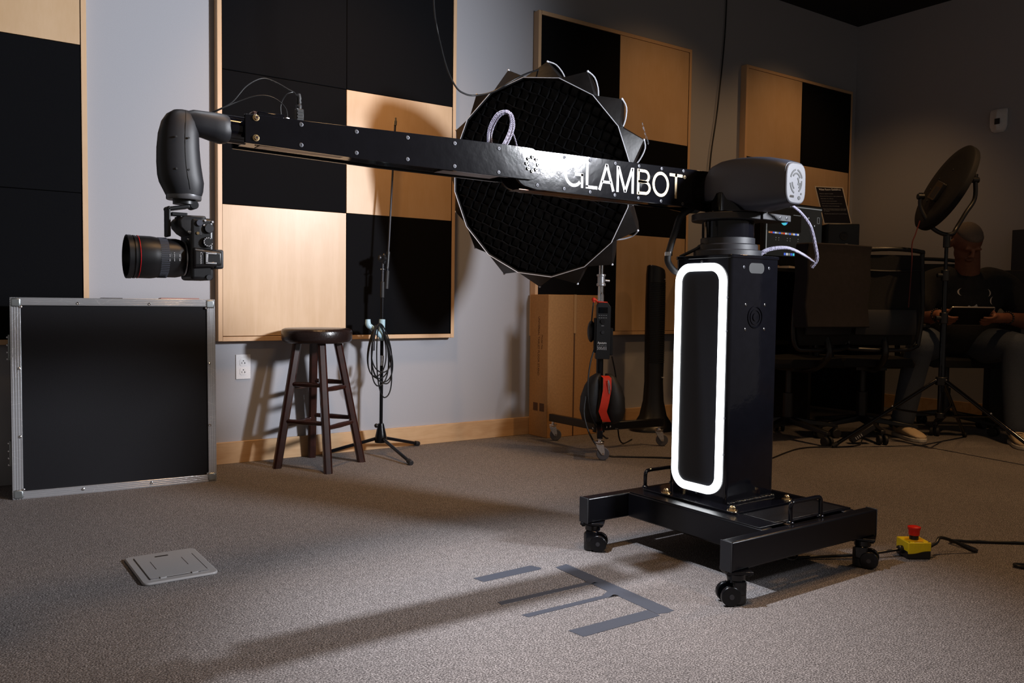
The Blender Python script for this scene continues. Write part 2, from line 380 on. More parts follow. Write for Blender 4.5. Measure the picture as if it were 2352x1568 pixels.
def text(name, body, mat, parent, origin, ax, ay, height, width=None, depth=0.0006, bold=0.0, align='LEFT'):
    """real lettering: mesh from the built-in font, laid out in the plane (ax, ay) from origin (baseline, left)"""
    cu = bpy.data.curves.new(name, 'FONT'); cu.body = body; cu.extrude = 0.0; cu.offset = bold; cu.resolution_u = 3
    to = bpy.data.objects.new(name+'_src', cu); COL.objects.link(to)
    dg = bpy.context.evaluated_depsgraph_get(); me = bpy.data.meshes.new_from_object(to.evaluated_get(dg))
    bpy.data.objects.remove(to); bpy.data.curves.remove(cu)
    if len(me.vertices) == 0: return None
    ys = [v.co.y for v in me.vertices]; xs = [v.co.x for v in me.vertices]
    k = height/(max(0.7, max(ys))); kx = k if width is None else width/(max(xs)-min(xs)); x0 = min(xs)
    ax = V(ax).normalized(); ay = V(ay).normalized(); az = ax.cross(ay); o3 = V(origin)
    inv = WM[parent.name].inverted() if parent else Matrix()
    bm = bmesh.new(); bm.from_mesh(me); bpy.data.meshes.remove(me)
    for v in bm.verts:
        p = o3 + ax*((v.co.x-x0)*kx) + ay*(v.co.y*k) + az*depth; v.co = inv @ p
    ex = bmesh.ops.extrude_face_region(bm, geom=list(bm.faces))
    dz = inv.to_3x3() @ (-az*depth)
    for g in ex['geom']:
        if isinstance(g, bmesh.types.BMVert): g.co += dz
    bmesh.ops.recalc_face_normals(bm, faces=bm.faces)
    me2 = bpy.data.meshes.new(name); bm.to_mesh(me2); bm.free(); me2.materials.append(M[mat])
    o = bpy.data.objects.new(name, me2); COL.objects.link(o)
    if parent: o.parent = parent; WM[o.name] = WM[parent.name].copy()
    return o

def allen(parent, x, y, z, r=0.0055, n=(0, -1, 0), mat='screw', proud=0.0015, name='bolt'):
    """countersunk socket screw, its head facing n"""
    n = V(n).normalized(); p = V(x, y, z)
    q = n.to_track_quat('Z', 'Y').to_matrix()
    b = B(); b.lathe([(r*0.98, -0.002), (r, proud*0.7), (r*0.8, proud), (r*0.46, proud), (r*0.42, 0.0002), (0.0001, 0.0)], p, rot=q, seg=18)
    o = b.build(name, mat, parent)
    B().cyl(p+n*0.0001, p+n*(proud*0.35), r*0.42, seg=6).build('socket', 'hole', o)
    return o

# ================================================================== the room
WY, WX, CZ = 0.05, 4.97, 2.985
struct(B().box((-3.2, -5.2, -0.05), (WX+0.1, WY+0.1, 0.0)).build('floor', 'carpet'))
struct(B().box((-3.2, WY, -0.05), (WX+0.1, WY+0.12, CZ)).build('wall_left', 'wall'))
struct(B().box((WX, -5.2, -0.05), (WX+0.12, WY, CZ)).build('wall_back', 'wall'))
struct(B().box((-3.2, -5.2, CZ), (WX+0.1, WY+0.1, CZ+0.1)).build('ceiling', 'ceil'))
struct(B().box((-0.62, WY-0.014, 0.0), (WX-0.014, WY, 0.1025)).build('baseboard_left', 'maple_base', bevel=0.002))
struct(B().box((-3.2, WY-0.010, 0.0), (-0.905, WY, 0.1025)).build('baseboard_left.001', 'maple_base', bevel=0.002))
struct(B().box((WX-0.014, -5.2, 0.0), (WX, WY, 0.1025)).build('baseboard_back', 'maple_base', bevel=0.002))

# ------------------------------------------------------------------ acoustic panels
S = 0.6096; ZB = 0.5998
def panel(x0, cols, rows, pattern, label):
    """x0: inner left; pattern[row][col] from the bottom, w = veneer, k = fabric"""
    t = thing('acoustic_panel', label, 'acoustic panel', (x0, 0.02, ZB), group=None)
    x1 = x0+cols*S; z1 = ZB+rows*S; f = 0.021
    fr = B()
    fr.box((x0-f, 0, ZB-f), (x0, WY, z1+f)); fr.box((x1, 0, ZB-f), (x1+f, WY, z1+f))
    fr.box((x0, 0, ZB-f), (x1, WY, ZB)); fr.box((x0, 0, z1), (x1, WY, z1+f))
    fr.build('frame', 'maple_edge', t, bevel=0.0012)
    B().box((x0, 0.022, ZB), (x1, WY, z1)).build('backing_board', 'gap', t)
    g = 0.0022
    for r in range(rows):
        for c in range(cols):
            lo = (x0+c*S+g/2, 0.0045, ZB+r*S+g/2+(0.002 if r == 0 else 0)); hi = (x0+(c+1)*S-g/2, 0.022, ZB+(r+1)*S-g/2)
            if pattern[r][c] == 'w': B().box(lo, hi).build('veneer_square', 'maple', t, bevel=0.0008)
            else: B().box(lo, (hi[0], hi[1], hi[2])).build('fabric_square', 'fabric', t, bevel=0.003)
    return t
panel(-0.5752-2*S, 2, 3, ['kk', 'kk', 'ww'], 'chequered maple and black acoustic panel behind the leaning flight case')
panel(0.0, 2, 3, ['wk', 'kw', 'kk'], 'chequered maple and black acoustic panel above the wooden stool')
panel(1.8077, 2, 3, ['kw', 'wk', 'kw'], 'chequered maple and black acoustic panel behind the black umbrella softbox')
panel(3.6150, 2, 3, ['wk', 'kw', 'wk'], 'small-looking chequered acoustic panel farthest right, beside the room corner')

# ------------------------------------------------------------------ wall outlet
t = thing('wall_outlet', 'white duplex power outlet low on the grey wall left of the stool', 'outlet', (0.107, WY, 0.4545))
B().box((0.072, WY-0.005, 0.396), (0.142, WY, 0.513)).build('cover_plate', 'whitep', t, bevel=0.002)
for zc in (0.476, 0.433):
    B().prism(rrect(0.090, zc-0.017, 0.124, zc+0.017, 0.010), WY-0.0066, WY-0.004).build('socket_face', 'whitep', t, bevel=0.0006)
    s = B().box((0.0985, WY-0.0072, zc-0.008), (0.1005, WY-0.006, zc+0.001)).box((0.1115, WY-0.0072, zc-0.008), (0.1140, WY-0.006, zc+0.001)).box((0.1140, WY-0.0072, zc-0.005), (0.1180, WY-0.006, zc-0.003))
    s.cyl((0.107, WY-0.0072, zc+0.007), (0.107, WY-0.006, zc+0.007), 0.0027, seg=14)
    s.build('slots', 'hole', t)

# ------------------------------------------------------------------ wall sensor on the back wall
t = thing('wall_sensor', 'small pale motion sensor high on the dark back wall', 'sensor', (WX, -1.06, 2.06))
rings = []
for z, w, d in ((1.985, 0.030, 0.020), (2.00, 0.046, 0.040), (2.03, 0.055, 0.052), (2.10, 0.056, 0.052), (2.13, 0.056, 0.045), (2.145, 0.052, 0.030)):
    rings.append([(WX-d+ (0 if abs(y) < w*0.8 else d*0.5), -1.055+y, z) for y in (-w, -w*0.8, 0, w*0.8, w)] + [(WX-0.001, -1.055+y, z) for y in (w, 0, -w)])
B().loft(rings).build('housing', 'whitep', t, bevel=0.004)
B().box((WX-0.0545, -1.08, 2.035), (WX-0.050, -1.045, 2.075)).build('lens_window', 'black', t, bevel=0.002)

# ------------------------------------------------------------------ floor box cover
t = thing('floor_box_cover', 'grey hinged floor outlet cover set in the carpet at lower left', 'floor outlet', (-0.555, -1.405, 0))
B().prism(rrect(-0.655, -1.543, -0.455, -1.268, 0.018), 0.0, 0.008, 'XY').build('rim_plate', 'cover', t, bevel=0.003)
B().prism(rrect(-0.632, -1.513, -0.478, -1.290, 0.006), 0.006, 0.0094, 'XY').build('lid', 'cover', t, bevel=0.0008)
g = B()
g.box((-0.6345, -1.515, 0.0070), (-0.6315, -1.300, 0.0087)); g.box((-0.4785, -1.50, 0.0070), (-0.4755, -1.33, 0.0087))
g.box((-0.632, -1.5165, 0.0070), (-0.478, -1.5135, 0.0086))
g.box((-0.600, -1.435, 0.0090), (-0.5985, -1.355, 0.0097)); g.box((-0.513, -1.435, 0.0090), (-0.5115, -1.355, 0.0097))
g.prism(rrect(-0.578, -1.318, -0.540, -1.308, 0.004), 0.0090, 0.0098, 'XY')
g.build('lid_grooves', 'gap', t)
h = B().box((-0.632, -1.5185, 0.008), (-0.610, -1.5160, 0.0100)).box((-0.500, -1.5185, 0.008), (-0.478, -1.5160, 0.0100))
h.build('hinge_pin', 'chrome', t)
B().box((-0.607, -1.520, 0.007), (-0.590, -1.508, 0.0108)).box((-0.523, -1.520, 0.007), (-0.506, -1.508, 0.0108)).build('hinge_knuckle', 'cover', t, bevel=0.001)

# ------------------------------------------------------------------ gaffer tape marks
def tape(poly, label, curl=None):
    b = B().prism(poly, 0.0, 0.0009, 'XY')
    if curl: b.loft(curl, closed=False, cap=False)
    o = b.build('floor_tape', 'tape'); tag(o, label, 'tape', 'grey tape marks on the carpet'); return o
tape([(0.128, -1.964), (0.136, -2.004), (0.338, -2.002), (0.345, -1.992), (0.332, -1.960), (0.318, -1.958)], 'short wide grey tape strip on the carpet, farthest from the camera')
tape([(0.383, -2.012), (0.430, -2.006), (0.424, -2.449), (0.398, -2.452), (0.371, -2.443)], 'long wide grey tape strip crossing the ends of the others, nearest the robot base')
tape([(0.080, -2.156), (0.078, -2.177), (0.392, -2.181), (0.395, -2.163)], 'thin grey tape strip lying in the arm shadow',
     [[(0.372, -2.160, 0.001), (0.384, -2.160, 0.006), (0.396, -2.163, 0.009)], [(0.372, -2.182, 0.001), (0.386, -2.184, 0.005), (0.400, -2.186, 0.004)]])
tape([(0.081, -2.262), (0.086, -2.283), (0.362, -2.286), (0.356, -2.268)], 'thin grey tape strip with a curled end, beside the wide bottom strip',
     [[(0.345, -2.266, 0.001), (0.360, -2.266, 0.008), (0.374, -2.270, 0.006)], [(0.345, -2.288, 0.001), (0.362, -2.290, 0.007), (0.378, -2.294, 0.003)]])
tape([(0.116, -2.404), (0.123, -2.452), (0.369, -2.455), (0.369, -2.410)], 'wide grey tape strip nearest the camera')

# ------------------------------------------------------------------ leaning flight case
cw, ch, cdp = 0.748, 0.772, 0.165          # width, height, depth
P0 = V(-0.862, -0.252, 0.0); dirx = V(0.744, -0.056, 0).normalized(); ang = math.atan2(dirx.y, dirx.x)
lean = math.radians(-2.0)
rot = Matrix.Rotation(ang, 3, 'Z') @ Matrix.Rotation(lean, 3, 'X')
t = thing('flight_case', 'black flight case with riveted aluminium edges standing on its side at left', 'flight case', P0, rot=rot)
B().box((0.012, 0.006, 0.012), (cw-0.012, cdp-0.006, ch-0.012)).build('panel', 'laminate', t, local=True)
e = 0.042
def strip(x0, z0, x1, z1, horiz):
    b = B(); b.box((x0, -0.001, z0), (x1, 0.012, z1))
    for k in (0.18, 0.42, 0.66, 0.9):
        if horiz: zz = z0+(z1-z0)*k; b.box((x0, -0.0024, zz-0.0018), (x1, 0.001, zz+0.0018))
        else: xx = x0+(x1-x0)*k; b.box((xx-0.0018, -0.0024, z0), (xx+0.0018, 0.001, z1))
    # return flange along the case edge
    if horiz: zz = (0, 0.002) if z0 < 0.1 else (ch-0.002, ch); b.box((x0, 0.0, zz[0]), (x1, 0.035, zz[1]))
    else: xx = (0, 0.002) if x0 < 0.1 else (cw-0.002, cw); b.box((xx[0], 0.0, z0), (xx[1], 0.035, z1))
    return b
strip(0.0, 0.0, cw, e*0.72, True).build('edge_strip', 'alu', t, local=True, bevel=0.0008)
strip(0.0, ch-e*0.72, cw, ch, True).build('edge_strip', 'alu', t, local=True, bevel=0.0008)
strip(0.0, 0.0, e*0.86, ch, False).build('edge_strip', 'aluz', t, local=True, bevel=0.0008)
strip(cw-e*0.78, 0.0, cw, ch, False).build('edge_strip', 'aluz', t, local=True, bevel=0.0008)
for sx in (0, 1):
    for sz in (0, 1):
        x0 = 0 if sx == 0 else cw-0.040; z0 = 0 if sz == 0 else ch-0.040
        B().box((x0-0.001 if sx == 0 else x0, -0.004, z0-(0.001 if sz == 0 else 0)), (x0+0.040+(0.001 if sx else 0), 0.036, z0+0.040+(0.001 if sz else 0))).build('corner_cap', 'cornerm', t, local=True, bevel=0.009, seg=3)
def rivet(x, z):
    B().lathe([(0.0058, 0.0), (0.0054, 0.0012), (0.0025, 0.0024), (0.0008, 0.0018), (0.0001, 0.0018)], (x, -0.0035, z), rot=Matrix(((1, 0, 0), (0, 0, -1), (0, 1, 0))), seg=14).build('rivet', 'chrome', t, local=True)
for x, z in ((0.036, ch-0.036), (0.036, 0.036), (cw-0.036, 0.036), (cw-0.036, ch-0.036), (0.23, ch-0.022), (0.49, ch-0.022), (0.24, 0.018), (0.49, 0.018), (0.028, 0.50), (0.028, 0.24), (cw-0.026, 0.24), (cw-0.026, 0.50)): rivet(x, z)
for zz in (0.58, 0.17):
    l = B().box((-0.008, 0.055, zz-0.05), (0.001, 0.115, zz+0.05)).build('butterfly_latch', 'cornerm', t, local=True, bevel=0.002)
    for dz in (-0.044, -0.018, 0.010, 0.040): B().sph((-0.009, 0.060, zz+dz), 0.005, 10).build('latch_stud', 'chrome', l, local=True)
B().box((-0.002, 0.04, 0.03), (0.001, 0.05, ch-0.03)).build('lid_seam', 'screw', t, local=True)
R4 = Matrix.Translation(P0) @ rot.to_4x4()
o = B().box((0.318, 0.085, ch), (0.400, 0.150, ch+0.005), R4).build('tablet_case', 'matte', bevel=0.001)
tag(o, 'flat black slab lying on top of the flight case', 'slab')
o = B().box((0.545, 0.080, ch), (0.700, 0.150, ch+0.008), R4).build('pink_card', 'pinkish', bevel=0.002)
tag(o, 'faded pink card lying on top of the flight case near its right corner', 'card')

# ------------------------------------------------------------------ wooden bar stool
SC = V(0.386, -0.19, 0)
t = thing('bar_stool', 'dark mahogany bar stool with round leather seat under the maple panel', 'stool', SC)
sc = V(0.388, -0.168, 0)
B().lathe([(0.001, 0.575), (0.145, 0.575), (0.158, 0.582), (0.163, 0.595), (0.164, 0.628), (0.160, 0.637), (0.148, 0.642), (0.001, 0.645)], sc, seg=56).build('seat', 'leather', t, angle=50)
feet = [V(0.191, -0.178, 0), V(0.344, -0.409, 0), V(0.586, -0.234, 0), V(0.427, -0.003, 0)]
tops = []
for f in feet:
    d = (f-SC); d.z = 0; tops.append(SC + V(0.002, 0.02, 0)+d.normalized()*0.095 + V(0, 0, 0.578))
def leg_pt(i, z): return feet[i].lerp(tops[i], z/0.578)
for i in range(4):
    a, b = feet[i], tops[i]; d = (a-SC); d.z = 0; d = d.normalized(); s2 = d.cross(V(0, 0, 1)); h = 0.0185
    sq = lambda c, k: [c + (d*x + s2*y)*h*k for x, y in ((1, .55), (.55, 1), (-.55, 1), (-1, .55), (-1, -.55), (-.55, -1), (.55, -1), (1, -.55))]
    B().loft([sq(a, 1.0), sq(b, 1.0)]).build('leg', 'mahog', t)
for i in range(4):
    j = (i+1) % 4
    for z in ((0.215, 0.385) if i % 2 == 0 else (0.195, 0.365)):
        p, q = leg_pt(i, z), leg_pt(j, z); m1 = (p+q)/2
        B().tube([p, m1, q], [0.0095, 0.0125, 0.0095], seg=12).build('rung', 'mahog', t)

# ------------------------------------------------------------------ microphone stand with boom
px, py = 0.750, -0.11
t = thing('microphone_stand', 'slim black microphone stand with upright boom beside the stool', 'microphone stand', (px, py, 0))
B().lathe([(0.030, 0.062), (0.032, 0.075), (0.026, 0.105), (0.016, 0.150), (0.014, 0.158), (0.001, 0.158)], (px, py, 0), seg=28).build('base_hub', 'powder', t)
for fx, fy in ((1.030, 0.020), (0.748, -0.430), (0.500, 0.010)):
    B().tube([(px+(fx-px)*0.08, py+(fy-py)*0.08, 0.082), (fx, fy, 0.013)], 0.0085, seg=12).build('leg', 'powder', t)
    f = V(fx, fy, 0.013); d = (f-V(px, py, 0.08)).normalized()
    B().cyl(f-d*0.022, f+d*0.010, 0.0125, seg=14).build('rubber_foot', 'rubberk', t, bevel=0.002)
B().sph((px-0.030, py-0.01, 0.150), 0.011, 12).build('clamp_knob', 'black', t)
B().tube([(px, py, 0.10), (px+0.004, py, 0.86)], 0.0085, seg=16).build('lower_tube', 'powder', t)
B().tube([(px+0.004, py, 0.66), (px+0.006, py, 0.79)], 0.0045, seg=12).build('clutch_rod', 'steel', t)
B().cyl((px+0.003, py, 0.79), (px+0.004, py, 0.87), 0.0115, seg=18).build('clutch_grip', 'rubberk', t, bevel=0.002)
B().tube([(px+0.004, py, 0.86), (px+0.006, py, 0.985)], 0.0055, seg=12).build('upper_tube', 'screw', t)
B().cyl((px+0.005, py, 0.930), (px+0.005, py, 0.934), 0.013, seg=18).build('collar', 'chrome', t)
B().cyl((px-0.010, py-0.012, 0.985), (px+0.020, py+0.012, 0.985), 0.019, seg=24).sph((px+0.012, py, 0.982), 0.018, 16, (0.8, 0.7, 1.7)).build('boom_joint', 'black', t)
B().lathe([(0.004, 0), (0.011, 0.001), (0.011, 0.009), (0.004, 0.012)], (px-0.026, py-0.018, 0.988), 'X', 20).build('joint_knob', 'screw', t)
B().tube([(px+0.026, py-0.004, 0.86), (px+0.068, py-0.004, 1.665)], 0.0052, seg=12).build('boom_tube', 'screw', t)
B().tube([(px+0.024, py-0.004, 0.835), (px+0.029, py-0.004, 0.925)], 0.0110, seg=16).build('boom_grip', 'rubberk', t)
B().cyl((px+0.027, py-0.004, 0.935), (px+0.034, py-0.004, 1.02), 0.0105, seg=16).build('boom_clutch', 'black', t)
B().cyl((px+0.067, py-0.004, 1.650), (px+0.0685, py-0.004, 1.672), 0.0085, seg=18).cyl((px+0.0685, py-0.004, 1.672), (px+0.069, py-0.004, 1.688), 0.0055, seg=14).build('thread_tip', 'gold', t)

t = thing('cable_hook', 'pale blue plastic cable hook clipped to the microphone stand', 'hook', (px, py, 0.62))
B().tube([(px-0.080, py-0.012, 0.682), (px-0.078, py-0.014, 0.655), (px-0.060, py-0.018, 0.640), (px-0.030, py-0.020, 0.612), (px-0.002, py-0.018, 0.588)], [0.013, 0.014, 0.013, 0.012, 0.010], seg=16, smooth=5).build('hook_arm', 'blueplastic', t)
B().cyl((px+0.000, py, 0.575), (px+0.004, py, 0.682), 0.0155, seg=22).build('hook_sleeve', 'blueplastic', t, bevel=0.002)

t = thing('coiled_cable', 'black microphone cable coiled over the blue hook', 'cable', (px-0.03, py-0.03, 0.62))
hang = V(px-0.045, py-0.036, 0.655)
for k, (w1, w2, dn, tw) in enumerate(((0.060, 0.056, 0.265, 0.0), (0.052, 0.060, 0.285, 0.01), (0.045, 0.050, 0.255, -0.012), (0.062, 0.042, 0.295, 0.016), (0.038, 0.052, 0.305, -0.006), (0.030, 0.046, 0.365, 0.010), (0.055, 0.052, 0.240, 0.004))):
    pts = []
    for j in range(20):
        a = 2*PI*j/20; s = math.sin(a); c = math.cos(a)
        ww = w1 if s < 0 else w2
        pts.append(hang + V(ww*1.30*s*(0.75+0.25*math.cos(a*1.0+PI)) + 0.012 + tw*(1-c), -0.004*k + 0.010*c, -(dn/2)*(1-c)+0.004*k*0.3))
    pts.append(pts[0]); pts.append(pts[1]+V(0, 0.001, 0))
    B().tube(pts, 0.0033, seg=8, smooth=3).build('cable_loop', 'cable', t)
B().tube([hang+V(-0.012, -0.01, 0.0), hang+V(-0.024, -0.018, -0.05), hang+V(-0.026, -0.018, -0.085)], 0.0034, seg=8, smooth=4).build('cable_end', 'cable', t)
B().cyl(hang+V(-0.026, -0.018, -0.080), hang+V(-0.026, -0.018, -0.125), 0.009, 0.0085, seg=16).build('plug', 'screw', t, bevel=0.001)
B().cyl(hang+V(0.020, -0.026, -0.150), hang+V(0.016, -0.026, -0.200), 0.0085, seg=16).build('plug', 'chrome', t, bevel=0.001)

# ================================================================== camera robot
CX, CY = 0.937, -2.152
R = thing('camera_robot', 'glossy black camera robot on a caster base with a white light ring on its column', 'camera robot', (CX, CY, 0))
# --- wheeled frame
fr = B()
fr.box((0.558, -2.518, 0.0925), (1.208, -2.482, 0.1710))          # near beam
fr.box((0.555, -1.953, 0.0925), (1.200, -1.915, 0.1710))          # far beam
fr.box((0.722, -2.482, 0.0925), (0.770, -1.953, 0.1710))
fr.box((1.100, -2.482, 0.0925), (1.150, -1.953, 0.1710))
fr.build('base_frame', 'powder', R, bevel=0.005, seg=3)
for x0, x1, y0, y1 in ((0.5545, 0.5585, -2.519, -2.481), (0.5515, 0.5555, -1.954, -1.914), (1.207, 1.211, -2.519, -2.481)):
    B().box((x0, y0, 0.0915), (x1, y1, 0.1720)).build('end_cap', 'satin', R, bevel=0.002)
B().box((0.724, -2.470, 0.1700), (1.148, -1.960, 0.1745)).build('deck_plate', 'powder', R, bevel=0.001)
B().prism(rrect(0.770, -2.345, 1.105, -1.965, 0.012, 3), 0.1740, 0.1815, 'XY').build('mounting_plate', 'gloss', R, bevel=0.0015)
B().box((0.800, -2.463, 0.1743), (1.120, -2.352, 0.1768)).build('grip_pad', pm('embossed_black_pad', (0.008, 0.008, 0.009), 0.25, bump=0.8, scale=300), R, bevel=0.001)
# weld bead along the foot of the column
wb = B()
for k in range(26): wb.sph((0.834+k*0.0083, -2.268+random.uniform(-.0015, .0015), 0.183+random.uniform(0, .002)), random.uniform(0.004, 0.0062), 8)
wb.build('weld_bead', 'gloss', R)
def carry_handle(x0, x1, y, z0, h):
    o = B().tube([(x0, y, z0), (x0, y, z0+h*0.72), (x0+0.004, y, z0+h*0.93), (x0+0.018, y, z0+h), ((x0+x1)/2, y, z0+h), (x1-0.018, y, z0+h), (x1-0.004, y, z0+h*0.93), (x1, y, z0+h*0.72), (x1, y, z0)], 0.0062, seg=14, smooth=4).build('carry_handle', 'gloss', R)
    for x in (x0, x1): B().lathe([(0.0115, 0), (0.0105, 0.004), (0.007, 0.007)], (x, y, z0), seg=18).build('weld_foot', 'gloss', o)
carry_handle(0.820, 0.945, -1.930, 0.171, 0.056)
carry_handle(0.842, 0.980, -2.482, 0.173, 0.058)
for x, y in ((0.790, -2.055), (0.790, -2.322), (1.045, -2.318), (1.075, -1.990)):
    o = B().lathe([(0.0155, 0), (0.0150, 0.0025), (0.0105, 0.003)], (x, y, 0.1815), seg=24).build('washer', 'gold', R)
    B().cyl((x, y, 0.1835), (x, y, 0.1925), 0.0095, 0.0090, seg=6).cyl((x, y, 0.1925), (x, y, 0.196), 0.0070, 0.005, seg=14).build('hex_bolt', 'gold', o, bevel=0.001)
# --- levelling casters
def caster(x, y, yaw, pad=False):
    q = Matrix.Translation((x, y, 0)) @ Matrix.Rotation(math.radians(yaw), 4, 'Z')
    b = B().box((-0.036, -0.030, 0.0835), (0.036, 0.030, 0.0915))
    for sx in (-1, 1):
        for sy in (-1, 1): b.cyl((sx*0.027, sy*0.022, 0.079), (sx*0.027, sy*0.022, 0.0835), 0.0065, seg=6)
    o = b.xf(q).build('caster', 'powder', R, bevel=0.0015)
    B().cyl((0, 0, 0.062), (0, 0, 0.084), 0.024, seg=28).box((-0.020, -0.027, 0.028), (0.016, 0.027, 0.066)).xf(q).build('fork', 'gloss', o, bevel=0.004)
    B().cyl((-0.006, 0.0, 0.0015), (-0.006, 0.0, 0.055), 0.0215, seg=28).xf(q).build('levelling_foot', 'black', o, bevel=0.003)
    for sy in (-1, 1): B().cyl((0.020, sy*0.013, 0.0262), (0.020, sy*0.028, 0.0262), 0.0262, seg=36).xf(q).build('wheel', 'powder', o, bevel=0.003, seg=2)
    B().cyl((0.020, -0.030, 0.0262), (0.020, 0.030, 0.0262), 0.0065, seg=14).xf(q).build('axle', 'screw', o)
    if pad: B().box((-0.006, -0.047, 0.050), (0.008, -0.024, 0.063)).xf(q).build('levelling_key', 'steel', o, bevel=0.0015)
    return o
caster(0.598, -2.500, 150, True); caster(1.168, -2.500, -62); caster(0.592, -1.934, -48); caster(1.160, -1.934, -40)
# --- column
cx0, cx1, cy0, cy1 = 0.826, 1.048, -2.264, -2.040
B().prism(rrect(cx0, cy0, cx1, cy1, 0.012, 5), 0.1812, 0.918, 'XY').build('column', 'gloss', R)
B().prism(rrect(cx0-0.003, cy0-0.003, cx1+0.003, cy1+0.003, 0.013, 5), 0.918, 0.928, 'XY').build('column_cap', 'gloss', R, bevel=0.0015)
ly0, ly1, lz0, lz1 = -2.238, -2.060, 0.2130, 0.8920
ring = rrect(ly0, lz0, ly1, lz1, 0.046, 10)
b = B().ribbon(ring, 0.0235, 0.0085, lambda a, c, s: V(cx0-s+0.0005, a, c), closed=True)
b.build('light_ring', 'led', R, angle=60)
B().prism(rrect(ly0+0.0125, lz0+0.0125, ly1-0.0125, lz1-0.0125, 0.035, 10), cx0-0.0045, cx0+0.001, 'YZ').build('ring_panel', pm('ring_infill_acrylic', (0.010, 0.011, 0.015), 0.35), R)
fx = B()
for y, z in ((-2.149, 0.9095), (-2.0485, 0.80), (-2.0485, 0.70), (-2.0485, 0.44), (-2.0485, 0.33), (-2.2515, 0.80), (-2.2515, 0.70), (-2.2515, 0.44), (-2.2515, 0.33), (-2.149, 0.1965)):
    allen(R, cx0, y, z, 0.0042, n=(-1, 0, 0), mat='screw', proud=0.0012)
# side fan and service slot on the face towards the camera
fan = B().lathe([(0.034, 0.0), (0.034, 0.0025), (0.030, 0.003), (0.030, 0.0005), (0.024, 0.0008), (0.024, 0.0028), (0.020, 0.0028), (0.020, 0.0006), (0.012, 0.0006), (0.012, 0.0032), (0.0001, 0.0036)], (0.939, cy0, 0.742), rot=V(0, -1, 0).to_track_quat('Z', 'Y').to_matrix(), seg=36).build('fan_grille', 'gloss', R)
for dx in (-0.044, 0.044):
    for dz in (-0.037, 0.037): allen(R, 0.939+dx, cy0, 0.742+dz, 0.0045, mat='chrome')
B().prism(rrect(0.905, 0.874, 0.975, 0.905, 0.014), cy0-0.001, cy0+0.003).build('service_slot', 'hole', R)
for dx in (-0.058, 0.058): allen(R, 0.940+dx, cy0, 0.891, 0.0048, mat='screw')
# --- turntable
B().lathe([(0.104, 0.928), (0.104, 0.944), (0.100, 0.9465), (0.092, 0.9475), (0.092, 0.962), (0.089, 0.965), (0.083, 0.966), (0.083, 0.984), (0.001, 0.986)], (CX, CY, 0), seg=64).build('turntable_bearing', 'satin', R)
B().cyl((CX, CY, 0.984), (CX, CY, 1.040), 0.0795, seg=64).build('slew_motor', 'gloss', R, bevel=0.001)
fl = B().cyl((CX, CY, 1.0375), (CX, CY, 1.0585), 0.112, seg=72)
fl.box((CX+0.02, CY-0.1175, 1.0376), (CX+0.155, CY-0.040, 1.0584)).build('slew_flange', 'satin', R, bevel=0.002)
for k in range(3): allen(R, CX+0.070+k*0.032, CY-0.1175, 1.048, 0.0050, mat='screw')
for k in range(8):
    a = 2*PI*k/8+0.2; allen(R, CX+0.092*math.cos(a), CY+0.092*math.sin(a), 1.0585, 0.0048, n=(0, 0, 1), mat='screw')
# --- shoulder housing, its axis along y, fan end towards the camera
def sup(cx, cz, w, h, y, n=40, p=3.2, zb=None):
    pts = []
    for j in range(n):
        a = 2*PI*j/n; c, s = math.cos(a), math.sin(a)
        x = abs(c)**(2/p)*w*(1 if c >= 0 else -1); z = abs(s)**(2/p)*h*(1 if s >= 0 else -1)
        zz = cz+z
        if zb is not None and zz < zb: zz = zb+(zz-zb)*0.12
        pts.append((cx+x, y, zz))
    return pts
HX = 0.925
secs = [(-2.126, 0.070, 1.132, 0.066, 1.098), (-2.140, 0.077, 1.134, 0.077, 1.097), (-2.170, 0.079, 1.137, 0.082, 1.097), (-2.205, 0.078, 1.138, 0.083, 1.096), (-2.232, 0.077, 1.138, 0.083, 1.090), (-2.250, 0.075, 1.138, 0.082, 1.078), (-2.262, 0.074, 1.138, 0.081, 1.0605), (-2.290, 0.071, 1.137, 0.080, None), (-2.330, 0.064, 1.136, 0.075, None), (-2.370, 0.055, 1.134, 0.067, None), (-2.392, 0.049, 1.131, 0.062, None), (-2.400, 0.0455, 1.130, 0.059, None)]
rings = []
for y, w, cz, h, zb in secs:
    k = (y+2.128)/(-0.272)
    rings.append(sup(HX+0.004*k, cz, w, h, y, p=3.0+1.2*k, n=48, zb=zb))
hs = B().loft(rings).build('shoulder_housing', 'satin2', R, angle=38)
# dark hub under the cut-away of the shell
hb_ = B().cyl((HX-0.008, -2.190, 1.0585), (HX-0.008, -2.190, 1.118), 0.0735, 0.0700, seg=56)
hb_.build('shoulder_hub', 'gloss', R, bevel=0.003)
B().cyl((0.930, -2.090, 1.128), (0.930, -2.136, 1.128), 0.0665, seg=64).build('shoulder_joint_ring', 'gloss', R, bevel=0.002)
# end cap with its slotted fan face
ec = B().loft([sup(HX+0.004, 1.129, 0.0455, 0.0595, -2.399, p=3.6), sup(HX+0.004, 1.129, 0.0440, 0.0580, -2.4055, p=3.6)]).build('fan_cap', pm('pale_slate_cap', (0.085, 0.085, 0.096), 0.42), R, bevel=0.003)
def slot_arc(r, a0, a1, w=0.0048, cz=1.133, cx=HX+0.004):
    pts = arc(cx, cz, r*0.80, a0, a1, 8, ry=r)
    B().ribbon(pts, w, 0.0008, lambda a, c, s: V(a, -2.4056-s, c)).build('fan_slot', 'hole', ec)
for a0, a1 in ((98, 160), (20, 80), (-62, 8), (188, 250)): slot_arc(0.034 if a0 > 90 or a0 == 20 else 0.030, a0, a1)
slot_arc(0.024, 30, 140); slot_arc(0.022, -50, -5, 0.004); slot_arc(0.013, -40, 60, 0.005); slot_arc(0.023, 185, 240, 0.004)
